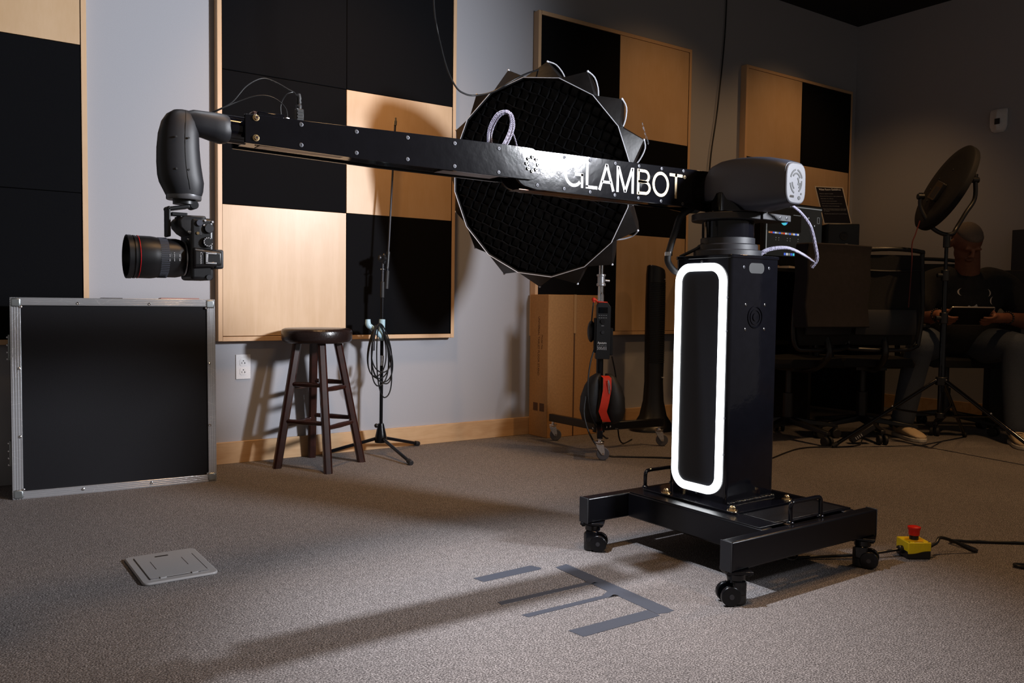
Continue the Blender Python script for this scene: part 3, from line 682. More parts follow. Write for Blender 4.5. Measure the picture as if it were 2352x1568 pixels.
B().cyl((HX+0.018, -2.4050, 1.088), (HX+0.018, -2.4066, 1.088), 0.0058, seg=18).cyl((HX+0.027, -2.4050, 1.100), (HX+0.027, -2.4066, 1.100), 0.003, seg=14).build('connector_port', 'hole', ec)
B().box((HX-0.024, -2.4066, 1.087), (HX-0.006, -2.4050, 1.094)).build('metal_tab', 'chrome', ec, bevel=0.001)
# --- lower arm with the lettering
LY = -2.100
def plate(poly, y0, y1, name, mat='gloss', bv=0.0012): return B().prism(poly, y0, y1).build(name, mat, R, bevel=bv)
la = arc(0.205, 1.1345, 0.050, 110, 250, 10) + [(0.230, 1.0805), (0.800, 1.0780), (0.890, 1.0700), (0.930, 1.0720), (0.985, 1.100), (0.985, 1.170), (0.930, 1.196), (0.800, 1.1935), (0.230, 1.1860)]
lower = B().prism(la, LY, LY+0.009).build('lower_arm_plate', 'gloss', R, bevel=0.0012)
B().prism(la, LY+0.072, LY+0.081).build('lower_arm_plate', 'gloss', R, bevel=0.0012)
B().prism([(0.260, 1.0835), (0.970, 1.080), (0.970, 1.186), (0.260, 1.1815)], LY+0.008, LY+0.073).build('lower_arm_box', 'gloss', R, bevel=0.001)
for x, zt, zb in ((0.231, 1.176, 1.093), (0.323, 1.1775, 1.0915), (0.416, 1.179, 1.0905), (0.509, 1.180, 1.0895), (0.602, 1.182, 1.0885), (0.695, 1.1835, 1.087), (0.788, 1.186, 1.086)):
    for z in (zt, zb): allen(lower, x, LY, z, 0.0052)
# lettering: each letter cut from foil
def letters():
    y = LY-0.0002; H0, H1 = 1.0995, 1.1740; W = 0.0088
    mp = lambda a, c, s: V(a, y-s, c)
    def L(name, mat, strokes):
        b = B()
        for pts, wd, cl in strokes: b.ribbon(pts, wd, 0.0004, mp, cl)
        b.build(name, mat, lower)
    zc = (H0+H1)/2; hh = (H1-H0)/2
    h = W/2
    L('letter_g', 'white', [(arc(0.3565, zc, 0.0300, 42, 318, 22, ry=hh-h), W, False), ([(0.3600, zc-0.001), (0.3905, zc-0.001)], W*0.95, False), ([(0.3865, zc+0.002), (0.3865, H0)], W*0.85, False)])
    L('letter_l', 'white', [([(0.4045, H1), (0.4045, H0+h), (0.4045, H0+h)][:2], W, False), ([(0.4002, H0+h), (0.4430, H0+h)], W, False)])
    L('letter_a', 'white', [([(0.4505, H0), (0.4770, H1)], W, False), ([(0.4770, H1), (0.5035, H0)], W, False), ([(0.4600, H0+0.024), (0.4940, H0+0.024)], W*0.85, False)])
    L('letter_m', 'white', [([(0.5195, H0), (0.5195, H1)], W, False), ([(0.5225, H1-0.002), (0.5490, H0+0.002)], W, False), ([(0.5490, H0+0.002), (0.5755, H1-0.002)], W, False), ([(0.5785, H0), (0.5785, H1)], W, False)])
    L('letter_b', 'goldfoil', [([(0.6005, H0), (0.6005, H1)], W, False),
        ([(0.600, H1-h), (0.6260, H1-h)]+[(0.626+0.0165*math.cos(math.radians(a)), (H1-h+zc+0.001)/2+((H1-h-zc-0.001)/2)*math.sin(math.radians(a))) for a in range(75, -90, -15)]+[(0.600, zc+0.001)], W*0.9, False),
        ([(0.600, zc+0.001), (0.6280, zc+0.001)]+[(0.628+0.0190*math.cos(math.radians(a)), (H0+h+zc+0.001)/2+((zc+0.001-H0-h)/2)*math.sin(math.radians(a))) for a in range(75, -90, -15)]+[(0.600, H0+h)], W*0.9, False)])
    L('letter_o', 'goldfoil', [(arc(0.6925, zc, 0.0300, 0, 360, 36, ry=hh-h)[:-1], W, True)])
    L('letter_t', 'goldfoil', [([(0.7290, H1-h), (0.7850, H1-h)], W, False), ([(0.7570, H1), (0.7570, H0)], W, False)])
    L('registered_mark', 'goldfoil', [(arc(0.7945, 1.1675, 0.0048, 0, 360, 20)[:-1], 0.0012, True), ([(0.7928, 1.1650), (0.7928, 1.1702), (0.7955, 1.1702), (0.7962, 1.1688), (0.7953, 1.1676), (0.7930, 1.1676)], 0.0009, False), ([(0.7945, 1.1676), (0.7963, 1.1650)], 0.0009, False)])
letters()
# --- forearm: two side plates straddling a box, round end over the elbow
FY = -2.109
fa = [(-0.556, 1.1125), (-0.20, 1.1050), (0.135, 1.1035)] + arc(0.198, 1.1455, 0.0425, 270, 450, 16)[1:] + [(0.135, 1.1880), (-0.05, 1.1845), (-0.30, 1.1790), (-0.556, 1.1740)]
fore = B().prism(fa, FY, FY+0.0085).build('forearm_plate', 'gloss', R, bevel=0.0010)
B().prism(fa, FY+0.090, FY+0.098).build('forearm_plate', 'gloss', R, bevel=0.0010)
B().prism([(-0.550, 1.1160), (-0.19, 1.1090), (0.115, 1.1070), (0.115, 1.1840), (-0.05, 1.1810), (-0.550, 1.1700)], FY+0.0085, FY+0.090).build('forearm_box', 'gloss', R, bevel=0.001)
# thin added strips underneath, reflected wood tone put into their bronze colour
us = pm('underside_reflection_tone', (0.09, 0.05, 0.035), 0.3, 0.9)
B().box((-0.520, FY+0.014, 1.1115), (-0.240, FY+0.050, 1.1135)).build('underside_reflection', us, R)
B().box((-0.060, FY+0.012, 1.1045), (0.110, FY+0.060, 1.1065)).build('underside_reflection', us, R)
B().box((0.180, LY+0.012, 1.0790), (0.640, LY+0.060, 1.0805)).build('underside_reflection', us, R)
for x, zt, zb in ((-0.432, 1.1665, 1.1215), (-0.299, 1.1675, 1.1190), (-0.166, 1.1700, 1.1185), (-0.034, 1.1720, 1.1155), (0.099, 1.1745, 1.1135)):
    for z in (zt, zb): allen(fore, x, FY, z, 0.0052)
for z in (1.1680, 1.1250):
    o = B().lathe([(0.0075, 0), (0.0072, 0.0012), (0.0052, 0.0015)], (-0.533, FY, z), rot=V(0, -1, 0).to_track_quat('Z', 'Y').to_matrix(), seg=20).build('gold_bolt', 'gold', R)
    b = B().cyl((-0.533, FY-0.001, z), (-0.533, FY-0.0065, z), 0.0056, seg=6); b.build('bolt_head', 'gold', o, bevel=0.0008)
    B().cyl((-0.533, FY-0.0064, z), (-0.533, FY-0.0068, z), 0.0030, seg=6).build('socket', 'mahog', o)
hub = B().cyl((0.206, FY-0.0015, 1.1455), (0.206, FY+0.001, 1.1455), 0.0125, seg=30).build('elbow_hub', 'gloss', R)
for k in range(8):
    a = 2*PI*k/8; x, z = 0.206+0.0185*math.cos(a), 1.1455+0.0185*math.sin(a)
    o = B().lathe([(0.0046, 0), (0.0046, 0.0035), (0.0040, 0.0040), (0.0026, 0.0040), (0.0024, 0.001)], (x, FY, z), rot=V(0, -1, 0).to_track_quat('Z', 'Y').to_matrix(), seg=16).build('cap_screw', 'chrome', R)
    B().cyl((x, FY-0.0012, z), (x, FY-0.0018, z), 0.0026, seg=6).build('socket', 'hole', o)
# --- wrist roll tube, wrist elbow and camera-side housing
WYc = FY+0.038
B().cyl((-0.592, WYc, 1.1445), (-0.545, WYc, 1.1435), 0.0295, seg=40).cyl((-0.570, WYc, 1.168), (-0.545, WYc, 1.1675), 0.0065, seg=14).build('wrist_tube', 'gloss', R)
def oval(cx, cy, cz, ry, rz, n=32, p=2.5):
    o = []
    for j in range(n):
        a = 2*PI*j/n; c, s = math.cos(a), math.sin(a)
        o.append((cx, cy+abs(c)**(2/p)*ry*(1 if c >= 0 else -1), cz+abs(s)**(2/p)*rz*(1 if s >= 0 else -1)))
    return o
rings = [oval(x, WYc, cz, ry, rz) for x, cz, ry, rz in ((-0.672, 1.148, 0.020, 0.020), (-0.655, 1.1475, 0.027, 0.0265), (-0.635, 1.1465, 0.029, 0.0275), (-0.615, 1.1440, 0.032, 0.0300), (-0.598, 1.1420, 0.033, 0.0315), (-0.588, 1.1420, 0.0315, 0.0300), (-0.582, 1.1425, 0.0285, 0.0275))]
B().loft(rings).build('wrist_elbow', 'satin', R, angle=50)
def hov(cx, cz, rx, ry, n=36, p=2.5):
    o = []
    for j in range(n):
        a = 2*PI*j/n; c, s = math.cos(a), math.sin(a)
        o.append((cx+abs(c)**(2/p)*rx*(1 if c >= 0 else -1), WYc+abs(s)**(2/p)*ry*(1 if s >= 0 else -1), cz))
    return o
prof = ((1.1715, 0.006, 0.006, -0.676), (1.1690, 0.017, 0.015, -0.677), (1.1600, 0.028, 0.024, -0.679), (1.1450, 0.0355, 0.031, -0.681), (1.120, 0.0395, 0.036, -0.6835), (1.090, 0.0415, 0.038, -0.6845), (1.060, 0.0430, 0.039, -0.6835), (1.035, 0.0440, 0.040, -0.6810), (1.020, 0.0435, 0.040, -0.6780), (1.003, 0.0385, 0.037, -0.6745), (0.994, 0.0350, 0.035, -0.6735))
B().loft([hov(cx, z, rx, ry) for z, rx, ry, cx in prof]).build('wrist_housing', 'satin', R, angle=50)
B().lathe([(0.001, 0.9840), (0.0340, 0.9840), (0.0352, 0.9860), (0.0352, 0.9945), (0.001, 0.9945)], (-0.6735, WYc, 0), seg=44).build('wrist_flange', pm('grey_flange', (0.16, 0.16, 0.17), 0.35, 0.6), R)
B().cyl((-0.6735, WYc, 0.975), (-0.6735, WYc, 0.985), 0.022, seg=30).build('flange_boss', 'black', R)
for z in (1.108, 1.043):
    for x in (-0.697, -0.673): B().cyl((x, WYc-0.0385, z), (x, WYc-0.0405, z), 0.0021, seg=12).build('screw_hole', 'hole', R)
seam = [V(cx+0.004+rx*0.02, WYc-ry*0.999-0.0002, z) for z, rx, ry, cx in prof[1:10]]
B().tube(seam, 0.0005, seg=6, smooth=3).build('shell_seam', 'hole', R)
# --- camera bracket
bk = B().box((-0.7105, WYc-0.020, 0.905), (-0.7040, WYc+0.015, 0.968)).box((-0.7105, WYc-0.020, 0.958), (-0.664, WYc+0.015, 0.966), Matrix.Translation((-0.7105, 0, 0.958)) @ Matrix.Rotation(math.radians(-11), 4, 'Y') @ Matrix.Translation((0.7105, 0, -0.958)))
bk.build('camera_bracket', 'black', R, bevel=0.0025)
B().cyl((-0.656, WYc-0.016, 0.9745), (-0.656, WYc+0.016, 0.9745), 0.0092, seg=26).build('bracket_clamp', 'black', R, bevel=0.001)
B().box((-0.690, WYc-0.012, 0.940), (-0.674, WYc+0.012, 0.9485)).box((-0.700, WYc-0.010, 0.9495), (-0.668, WYc+0.010, 0.957)).build('release_lever', 'black', R, bevel=0.0015)
B().cyl((-0.684, WYc-0.014, 0.944), (-0.668, WYc-0.014, 0.9425), 0.0052, seg=16).build('lock_knob', 'steel', R)
# --- arm-top electronics, connector and leads
B().box((-0.523, FY+0.020, 1.172), (-0.462, FY+0.060, 1.188)).build('control_pod', 'gloss', R, bevel=0.003)
B().box((-0.532, FY+0.022, 1.172), (-0.523, FY+0.050, 1.187)).build('pod_end', 'mahog', R, bevel=0.002)
B().cyl((-0.456, FY+0.020, 1.172), (-0.456, FY+0.020, 1.1815), 0.0048, seg=16).build('cable_gland', 'white', R, bevel=0.001)
cn = B().box((-0.4345, FY+0.020, 1.178), (-0.4175, FY+0.034, 1.206)).build('power_connector', 'black', R, bevel=0.0015)
for k in range(3): B().box((-0.432, FY+0.0190, 1.184+k*0.007), (-0.420, FY+0.0204, 1.187+k*0.007)).build('connector_rib', 'hole', cn)
B().cyl((-0.424, FY+0.027, 1.170), (-0.424, FY+0.027, 1.180), 0.0045, seg=14).build('connector_pin', 'steel', cn)
B().lathe([(0.0062, 1.206), (0.0066, 1.214), (0.0050, 1.217), (0.0062, 1.221), (0.0048, 1.225), (0.0060, 1.229), (0.0035, 1.240)], (-0.4265, FY+0.027, 0), seg=18).build('strain_relief', 'rubberk', cn)
B().tube([(-0.655, WYc+0.02, 1.155), (-0.606, FY+0.035, 1.180), (-0.575, FY+0.030, 1.200), (-0.545, FY+0.027, 1.238), (-0.512, FY+0.025, 1.2595), (-0.484, FY+0.025, 1.258), (-0.450, FY+0.026, 1.2455), (-0.437, FY+0.027, 1.241), (-0.4275, FY+0.027, 1.229)], 0.0013, seg=8, smooth=6).build('camera_lead', 'cable', R)
B().tube([(-0.655, WYc+0.024, 1.153), (-0.606, FY+0.034, 1.1785), (-0.568, FY+0.028, 1.200), (-0.530, FY+0.024, 1.2185), (-0.500, FY+0.022, 1.2235), (-0.476, FY+0.020, 1.2160), (-0.459, FY+0.020, 1.2000), (-0.456, FY+0.020, 1.180)], 0.0013, seg=8, smooth=6).build('control_lead', 'cable', R)
B().tube([(-0.462, FY+0.040, 1.180), (-0.464, FY+0.040, 1.212), (-0.452, FY+0.036, 1.236), (-0.437, FY+0.028, 1.2415)], 0.0012, seg=8, smooth=6).build('short_lead', 'cable', R)
# --- hose loop at the elbow and bundles at the shoulder
def bundle(name, pts, n, rad, r, parent=R, mat='braid'):
    for k in range(n):
        a = 2*PI*k/n; off = V(math.cos(a)*rad, math.sin(a)*rad*0.6, math.sin(a)*rad*0.7)
        B().tube([V(p)+off for p in pts], r, seg=8, smooth=6).build(name, mat, parent)
bundle('elbow_sleeve', [(0.128, FY+0.030, 1.175), (0.150, FY+0.030, 1.212), (0.163, FY+0.032, 1.245), (0.160, FY+0.036, 1.274), (0.148, FY+0.042, 1.282), (0.130, FY+0.055, 1.270), (0.118, FY+0.070, 1.230), (0.120, FY+0.072, 1.176)], 5, 0.0055, 0.0028)
B().tube([(0.160, FY+0.032, 1.236), (0.172, FY+0.032, 1.212), (0.178, FY+0.030, 1.190), (0.180, FY+0.030, 1.176)], 0.0022, seg=8, smooth=6).build('elbow_lead', 'braid', R)
bundle('shoulder_sleeve', [(1.010, -2.330, 1.080), (1.060, -2.330, 1.058), (1.115, -2.325, 1.020), (1.150, -2.320, 0.960), (1.165, -2.315, 0.925), (1.160, -2.300, 0.900)], 5, 0.0045, 0.0026)
bundle('shoulder_sleeve', [(1.165, -2.310, 0.915), (1.130, -2.290, 0.938), (1.075, -2.270, 0.957), (1.015, -2.245, 0.950), (0.985, -2.225, 0.925)], 5, 0.0045, 0.0030)
B().tube([(0.870, LY+0.03, 1.085), (0.830, LY+0.045, 1.055), (0.812, LY+0.05, 1.010), (0.795, LY+0.055, 0.955), (0.790, LY+0.06, 0.915), (0.812, LY+0.055, 0.885), (0.840, LY+0.05, 0.875)], 0.0105, seg=14, smooth=6).build('shoulder_conduit', 'rubberk', R)
B().lathe([(0.0125, -0.006), (0.0130, 0.0), (0.0125, 0.006)], (0.7905, LY+0.058, 0.935), seg=20).build('conduit_collar', 'chrome', R)
B().tube([(0.835, LY+0.05, 0.928), (0.850, -2.10, 0.950), (0.860, -2.12, 0.965)], 0.005, seg=10, smooth=4).build('motor_lead', 'black', R)
# --- things hanging under the base
B().box((0.800, -2.43, 0.075), (1.080, -2.00, 0.0925)).build('undertray', 'powder', R, bevel=0.002)
pts = [(0.93+0.028*math.cos(a), -2.42+0.012*math.sin(a), 0.055+0.012*math.sin(a*1.0)) for a in [2*PI*k/14 for k in range(15)]]
B().tube(pts, 0.0035, seg=8).build('tray_cable_loop', 'cable', R)

# ------------------------------------------------------------------ mirrorless camera on the wrist (turned on its side)
t = thing('mirrorless_camera', 'black mirrorless camera with red-ringed zoom lens hanging sideways from the robot wrist', 'camera', (-0.64, WYc, 0.985-0.104))
cy = WYc                                         # lens axis depth
zc = 0.8615
B().box((-0.672, cy-0.048, 0.8160), (-0.6245, cy+0.040, 0.9450)).build('body', 'black', t, bevel=0.007, seg=3)
g = []
for z, k in ((0.906, 0.000), (0.914, 0.014), (0.925, 0.024), (0.938, 0.026), (0.946, 0.020), (0.9495, 0.006)):
    g.append([(-0.668-k, cy-0.044+0.1*k, z), (-0.652, cy-0.0485, z), (-0.640, cy-0.046, z), (-0.640, cy+0.036, z), (-0.652, cy+0.040, z), (-0.668-k, cy+0.034, z)])
B().loft(g).build('grip', 'rubberk', t, bevel=0.005, seg=3)
hump = [[(-0.668, y, zc-0.024+k), (-0.668, y, zc+0.024-k), (-0.612, y, zc+0.020-k), (-0.612, y, zc-0.020+k)] for y, k in ((cy-0.040, 0.0), (cy-0.052, 0.003), (cy-0.060, 0.007))]
B().loft(hump).build('viewfinder_hump', 'black', t, bevel=0.004, seg=3)
B().box((-0.626, cy-0.056, zc-0.021), (-0.607, cy-0.026, zc+0.019)).build('eyecup', 'rubberk', t, bevel=0.004, seg=3)
sh = B()
for z in (zc-0.0105, zc+0.0095): sh.box((-0.646, cy-0.0630, z-0.0012), (-0.624, cy-0.0605, z+0.0022))
sh.box((-0.646, cy-0.0630, zc-0.0105), (-0.6415, cy-0.0605, zc+0.0105))
sh.build('hot_shoe', 'steel', t, bevel=0.0004)
def dial(x, z, r, h, nm, mat='black'):
    return B().lathe([(r, 0), (r, h*0.8), (r*0.9, h), (0.0001, h)], (x, cy-0.048, z), rot=V(0, -1, 0).to_track_quat('Z', 'Y').to_matrix(), seg=30).build(nm, mat, t)
md = dial(-0.6385, 0.9015-0.006, 0.0108, 0.007, 'mode_dial')
ticks = B()
for k in range(11):
    a = 2*PI*k/13+1.0; ticks.cyl((-0.6385+0.0086*math.cos(a), cy-0.0551, 0.8955+0.0086*math.sin(a)), (-0.6385+0.0086*math.cos(a), cy-0.0556, 0.8955+0.0086*math.sin(a)), 0.0012, seg=8)
ticks.build('dial_marks', 'grey', md)
dial(-0.636, 0.9235, 0.0095, 0.006, 'control_dial', 'satin')
dial(-0.655, 0.934, 0.0065, 0.004, 'shutter_button', 'satin2')
dial(-0.636, 0.822, 0.0060, 0.003, 'power_switch', 'satin')
B().cyl((-0.658, cy-0.050, 0.913), (-0.658, cy-0.0482, 0.913), 0.0030, seg=12).build('record_button', 'gold', t)
bt = B()
for x, z in ((-0.628, 0.938), (-0.643, 0.940), (-0.645, 0.930)): bt.cyl((x, cy-0.050, z), (x, cy-0.0478, z), 0.0022, seg=10)
bt.build('top_buttons', 'grey', t)
B().box((-0.677, cy-0.045, 0.914), (-0.663, cy-0.043, 0.917)).sph((-0.672, cy-0.030, 0.901), 0.0034, 10, (1, 1, 1)).build('strap_lug', 'chrome', t)
text('maker_name', 'Canon', 'grey', t, (-0.6565, cy-0.0604, zc+0.012), (0, 0, -1), (1, 0, 0), 0.0042, 0.024)
# lens: profile along -x
ln = B().lathe([(0.001, 0.0), (0.0335, 0.0), (0.0345, 0.004), (0.0385, 0.010), (0.0405, 0.020), (0.0405, 0.052), (0.0425, 0.062), (0.0435, 0.070), (0.0435, 0.092), (0.0425, 0.0985), (0.001, 0.0985)], (-0.672, cy, zc), rot=V(-1, 0, 0).to_track_quat('Z', 'Y').to_matrix(), seg=64).build('lens_barrel', 'lens', t)
q = V(-1, 0, 0).to_track_quat('Z', 'Y').to_matrix()
def lring(x, r, wd, nm, mat): return B().lathe([(r-0.002, 0), (r, 0.0006), (r, wd-0.0006), (r-0.002, wd)], (x, cy, zc), rot=q, seg=64).build(nm, mat, ln)
lring(-0.6735, 0.0362, 0.0035, 'silver_mount_ring', 'steel')
lring(-0.7655, 0.0440, 0.0022, 'red_ring', 'lensred')
lring(-0.7100, 0.0412, 0.0180, 'focus_ring', 'rubberk')
rb = B()
for k in range(60):
    a = 2*PI*k/60; rb.box((-0.7275, cy+0.0412*math.cos(a)-0.0007, zc+0.0412*math.sin(a)-0.0007), (-0.7110, cy+0.0412*math.cos(a)+0.0007, zc+0.0412*math.sin(a)+0.0007))
rb.build('focus_ribs', 'satin2', ln)
text('lens_marking', 'RF 24', 'grey', ln, (-0.6935, cy-0.0407, zc+0.006), (0, 0, -1), (1, 0, 0), 0.0034, 0.013, 0.0004)
text('lens_scale', 'LENS', 'grey', ln, (-0.7035, cy-0.0409, zc+0.010), (0, 0, -1), (1, 0, 0), 0.0020, 0.018, 0.0004)
text('lens_numerals', '24  35', 'grey', ln, (-0.7155+0.003, cy-0.0418, zc+0.006), (0, 0, -1), (1, 0, 0), 0.0020, 0.014, 0.0004)
B().lathe([(0.0415, 0.0), (0.0440, 0.001), (0.0440, 0.005), (0.0420, 0.0056), (0.0420, 0.0075), (0.0445, 0.0082), (0.0445, 0.0165), (0.0405, 0.0165), (0.0400, 0.006), (0.001, 0.006)], (-0.7705, cy, zc), rot=q, seg=64).build('filter', 'black', t)
B().lathe([(0.038, 0.0), (0.030, 0.0022), (0.001, 0.0045)], (-0.7762, cy, zc), rot=q, seg=48).build('front_glass', 'glass', t)

# ================================================================== softbox on its rolling stand
DC = V(1.120, -0.907, 1.323); dn = V(-0.875, -0.435, -0.21).normalized()
dx = V(0, 0, 1).cross(dn).normalized(); dy = dn.cross(dx)
DM = Matrix((dx, dy, dn)).transposed().to_4x4(); DM.translation = DC
t = thing('softbox', 'large round black umbrella softbox with honeycomb grid and spiky rim behind the robot arm', 'softbox', DC, rot=DM.to_3x3())
RR = 0.440; NS = 16; phi0 = math.radians(4)
def dpt(r, a, z): return V(r*math.cos(a), r*math.sin(a), z)
def dring(rv, rt_, zv, zt):
    out = []
    for k in range(2*NS):
        a = phi0+PI*k/NS
        out.append(dpt(rv, a, zv) if k % 2 == 0 else dpt(rt_, a, zt))
    return out
c8 = math.cos(PI/NS)
shell = B().loft([dring(RR, RR*c8, 0.0, 0.0), dring(RR*1.0, RR*1.135, -0.012, -0.055), dring(RR*0.985, RR*1.125, -0.07, -0.085), dring(RR*0.90, RR*1.02, -0.17, -0.19), dring(RR*0.72, RR*0.82, -0.28, -0.29), dring(RR*0.45, RR*0.50, -0.37, -0.375), dring(RR*0.20, RR*0.20, -0.42, -0.42)], cap=False)
shell.build('fabric_shell', 'bronze', t, local=True, angle=25)
B().loft([dring(RR*0.985, RR*c8*0.985, -0.003, -0.003), dring(RR*1.0, RR*c8, 0.001, 0.001)], cap=False).build('rim_band', 'matte', t, local=True)
for k in range(NS):
    a, b_ = phi0+2*PI*k/NS, phi0+2*PI*(k+1)/NS
    B().tube([dpt(RR*1.001, a, 0.003), dpt(RR*1.001*c8, (a+b_)/2, 0.003), dpt(RR*1.001, b_, 0.003)], 0.0019, seg=6).build('rim_piping', 'piping', t, local=True)
for k in range(NS):
    a = phi0+2*PI*(k+0.5)/NS
    v2 = phi0+2*PI*(k+1)/NS; v1 = phi0+2*PI*k/NS
    B().sph(dpt(RR*1.135, a, -0.058), 0.0055, 10).build('rod_tip', 'piping', t, local=True)
    if k in (0, 1, 2, 3, 15, 14):
        B().tube([dpt(RR*1.137, a, -0.060), dpt(RR*1.110, a+(v1-a)*0.35, -0.075), dpt(RR*1.045, a+(v1-a)*0.75, -0.072), dpt(RR*0.99, v1, -0.066)], 0.0032, seg=6, smooth=3).build('edge_piping', 'piping', t, local=True)
# honeycomb grid: two families of slightly slack strips
gb = B(); pitch = 0.0425; ga = math.radians(-24)
for fam, gang in ((0, ga), (1, ga+math.radians(82))):
    u1 = V(math.cos(gang), math.sin(gang), 0); u2 = V(-math.sin(gang), math.cos(gang), 0)
    for k in range(-10, 11):
        d = k*pitch; hl = math.sqrt(max(0.0, (RR*c8*0.975)**2-d*d))
        if hl < 0.03: continue
        n = max(3, int(hl*2/0.023)); top, bot = [], []
        for j in range(n+1):
            s_ = -hl+2*hl*j/n; wob = 0.0022*math.sin(s_*2*PI/(pitch*2)+k*1.3+fam)
            edge = 1-(s_*s_+d*d)/(RR*RR); sag = 0.014*edge*math.sin(s_*5+k*.4)
            p = u1*s_+u2*(d+wob); top.append(p+V(0, 0, -0.010+sag*.6)); bot.append(p+V(0, 0, -0.034+sag*.6))
        th = u2*0.0022
        gb.loft([[a-th, a+th, b2+th, b2-th] for a, b2 in zip(top, bot)])
gb.build('honeycomb_grid', 'honey', t, local=True)
B().cyl((0, 0, -0.040), (0, 0, -0.042), RR*0.97, seg=48).build('diffusion_cloth', pm('unlit_diffusion', (0.050, 0.050, 0.053), 0.8, scale=40), t, local=True)
B().cyl((0, 0, -0.41), (0, 0, -0.445), 0.085, seg=36).build('speed_ring', 'powder', t, local=True, bevel=0.003)
# logo on an upper right facet
for k, s_, hh in ((1, 'TNGS', 0.026), (1, 'STUDIO', 0.016)):
    a = phi0+2*PI*0.52/NS*1.0
    c = DM @ dpt(RR*1.035, phi0+2*PI*0.5/NS, -0.17); c2 = DM @ dpt(RR*1.115, phi0+2*PI*0.5/NS, -0.092)
    tang = (DM.to_3x3() @ V(-math.sin(a), math.cos(a), 0)); back = (c-c2).normalized(); outn = tang.cross(back)
    org = c2 + back*(0.012 if s_ == 'TNGS' else 0.040) - tang*0.02
    text('facet_lettering', s_, 'grey', t, org+(DM.to_3x3() @ dpt(1, a, 0))*0.012, -tang*-1, -back, hh)

lamp = thing('studio_lamp', 'black barrel-shaped studio lamp behind the umbrella softbox', 'lamp', DC-dn*0.45)
la_ = DC-dn*0.445; lb_ = DC-dn*0.70
B().lathe([(0.060, 0), (0.062, 0.05), (0.058, 0.055), (0.062, 0.06), (0.062, 0.12), (0.058, 0.125), (0.062, 0.13), (0.062, 0.24), (0.050, 0.255), (0.001, 0.255)], la_, rot=(-dn).to_track_quat('Z', 'Y').to_matrix(), seg=36).build('lamp_body', 'black', lamp)
ctr = DC-dn*0.57
ST = V(1.770, -0.600, 0)
B().tube([ctr+V(0.03, -0.075, 0), ctr+V(0.04, -0.075, -0.10), ctr+V(0.04, 0.0, -0.13), ctr+V(0.04, 0.075, -0.10), ctr+V(0.03, 0.075, 0)], 0.009, seg=10, smooth=4).build('lamp_yoke', 'powder', lamp)
B().cyl(ctr+V(0.04, 0, -0.13), V(1.770, -0.600, 1.275), 0.013, seg=16).build('lamp_spigot', 'steel', lamp)

t = thing('rolling_light_stand', 'chrome light stand on a black three-caster base carrying the softbox', 'light stand', ST)
sx, sy = ST.x, ST.y
B().cyl((sx, sy, 0.86), (sx, sy, 1.28), 0.0125, seg=24).build('upper_riser', 'chrome', t)
B().cyl((sx, sy, 0.52), (sx, sy, 0.90), 0.0165, seg=24).build('middle_riser', 'chrome', t)
B().cyl((sx, sy, 0.13), (sx, sy, 0.56), 0.0185, seg=24).build('lower_riser', 'powder', t)
B().lathe([(0.020, 0.865), (0.024, 0.868), (0.024, 0.878), (0.019, 0.882), (0.019, 0.915), (0.024, 0.918), (0.024, 0.926), (0.016, 0.928)], (sx, sy, 0), seg=28).build('riser_collar', 'steel', t)
B().cyl((sx+0.018, sy-0.01, 0.895), (sx+0.040, sy-0.02, 0.893), 0.006, seg=12).build('tee_handle', 'steel', t)
B().cyl((sx, sy, 0.100), (sx, sy, 0.150), 0.032, seg=28).build('base_boss', 'powder', t, bevel=0.003)
feet3 = [V(1.805, -0.205, 0), V(1.625, -0.775, 0), V(2.180, -0.640, 0)]
feet3 = [V(1.765, -0.215, 0), V(1.605, -0.800, 0), V(2.160, -0.655, 0)]
for f in feet3:
    d = (f-ST); L_ = d.length; d.normalize(); s2 = V(-d.y, d.x, 0)
    a0 = ST+d*0.015; a1 = ST+d*(L_+0.02); h = 0.0175
    zt0, zt1 = (0.150, 0.150)
    B().loft([[a0-s2*0.014+V(0, 0, 0.108), a0+s2*0.014+V(0, 0, 0.108), a0+s2*0.014+V(0, 0, 0.150), a0-s2*0.014+V(0, 0, 0.150)],
              [a1-s2*0.014+V(0, 0, 0.108), a1+s2*0.014+V(0, 0, 0.108), a1+s2*0.014+V(0, 0, 0.150), a1-s2*0.014+V(0, 0, 0.150)]]).build('base_leg', 'powder', t, bevel=0.003)
    cst = B().cyl(f+V(0, 0, 0.086), f+V(0, 0, 0.094), 0.023, seg=24).cyl(f+V(0, 0, 0.078), f+V(0, 0, 0.082), 0.021, seg=24).cyl(f+V(0, 0, 0.094), f+V(0, 0, 0.110), 0.008, seg=6).build('swivel_caster', 'chrome', t, bevel=0.001)
    wd = rt*1.0; off = wd*0.016
    wq = V(up2.x, up2.y, 0)
    ax = V(fw.x, fw.y, 0).normalized()
    wc = f+off+V(0, 0, 0.0335)
    for sgn in (-1, 1):
        pl = [(-0.020, 0.080), (0.018, 0.080), (0.024, 0.045), (0.022, 0.028), (0.010, 0.028), (-0.012, 0.060)]
        B().loft([[f+wd*p+V(0, 0, q_)+ax*(sgn*0.0155) for p, q_ in pl], [f+wd*p+V(0, 0, q_)+ax*(sgn*0.0175) for p, q_ in pl]]).build('caster_fork', 'steel', cst)
    B().cyl(wc-ax*0.012, wc+ax*0.012, 0.0325, seg=36).build('caster_wheel', 'rubber', cst, bevel=0.004, seg=3)
    B().cyl(wc-ax*0.019, wc+ax*0.019, 0.006, seg=12).build('axle_bolt', 'chrome', cst)
B().tube([ST+V(-0.02, 0.0, 0.132), ST+V(0.05, -0.01, 0.125), ST+V(0.11, -0.03, 0.110)], 0.004, seg=8, smooth=3).build('brake_cable', 'cable', t)
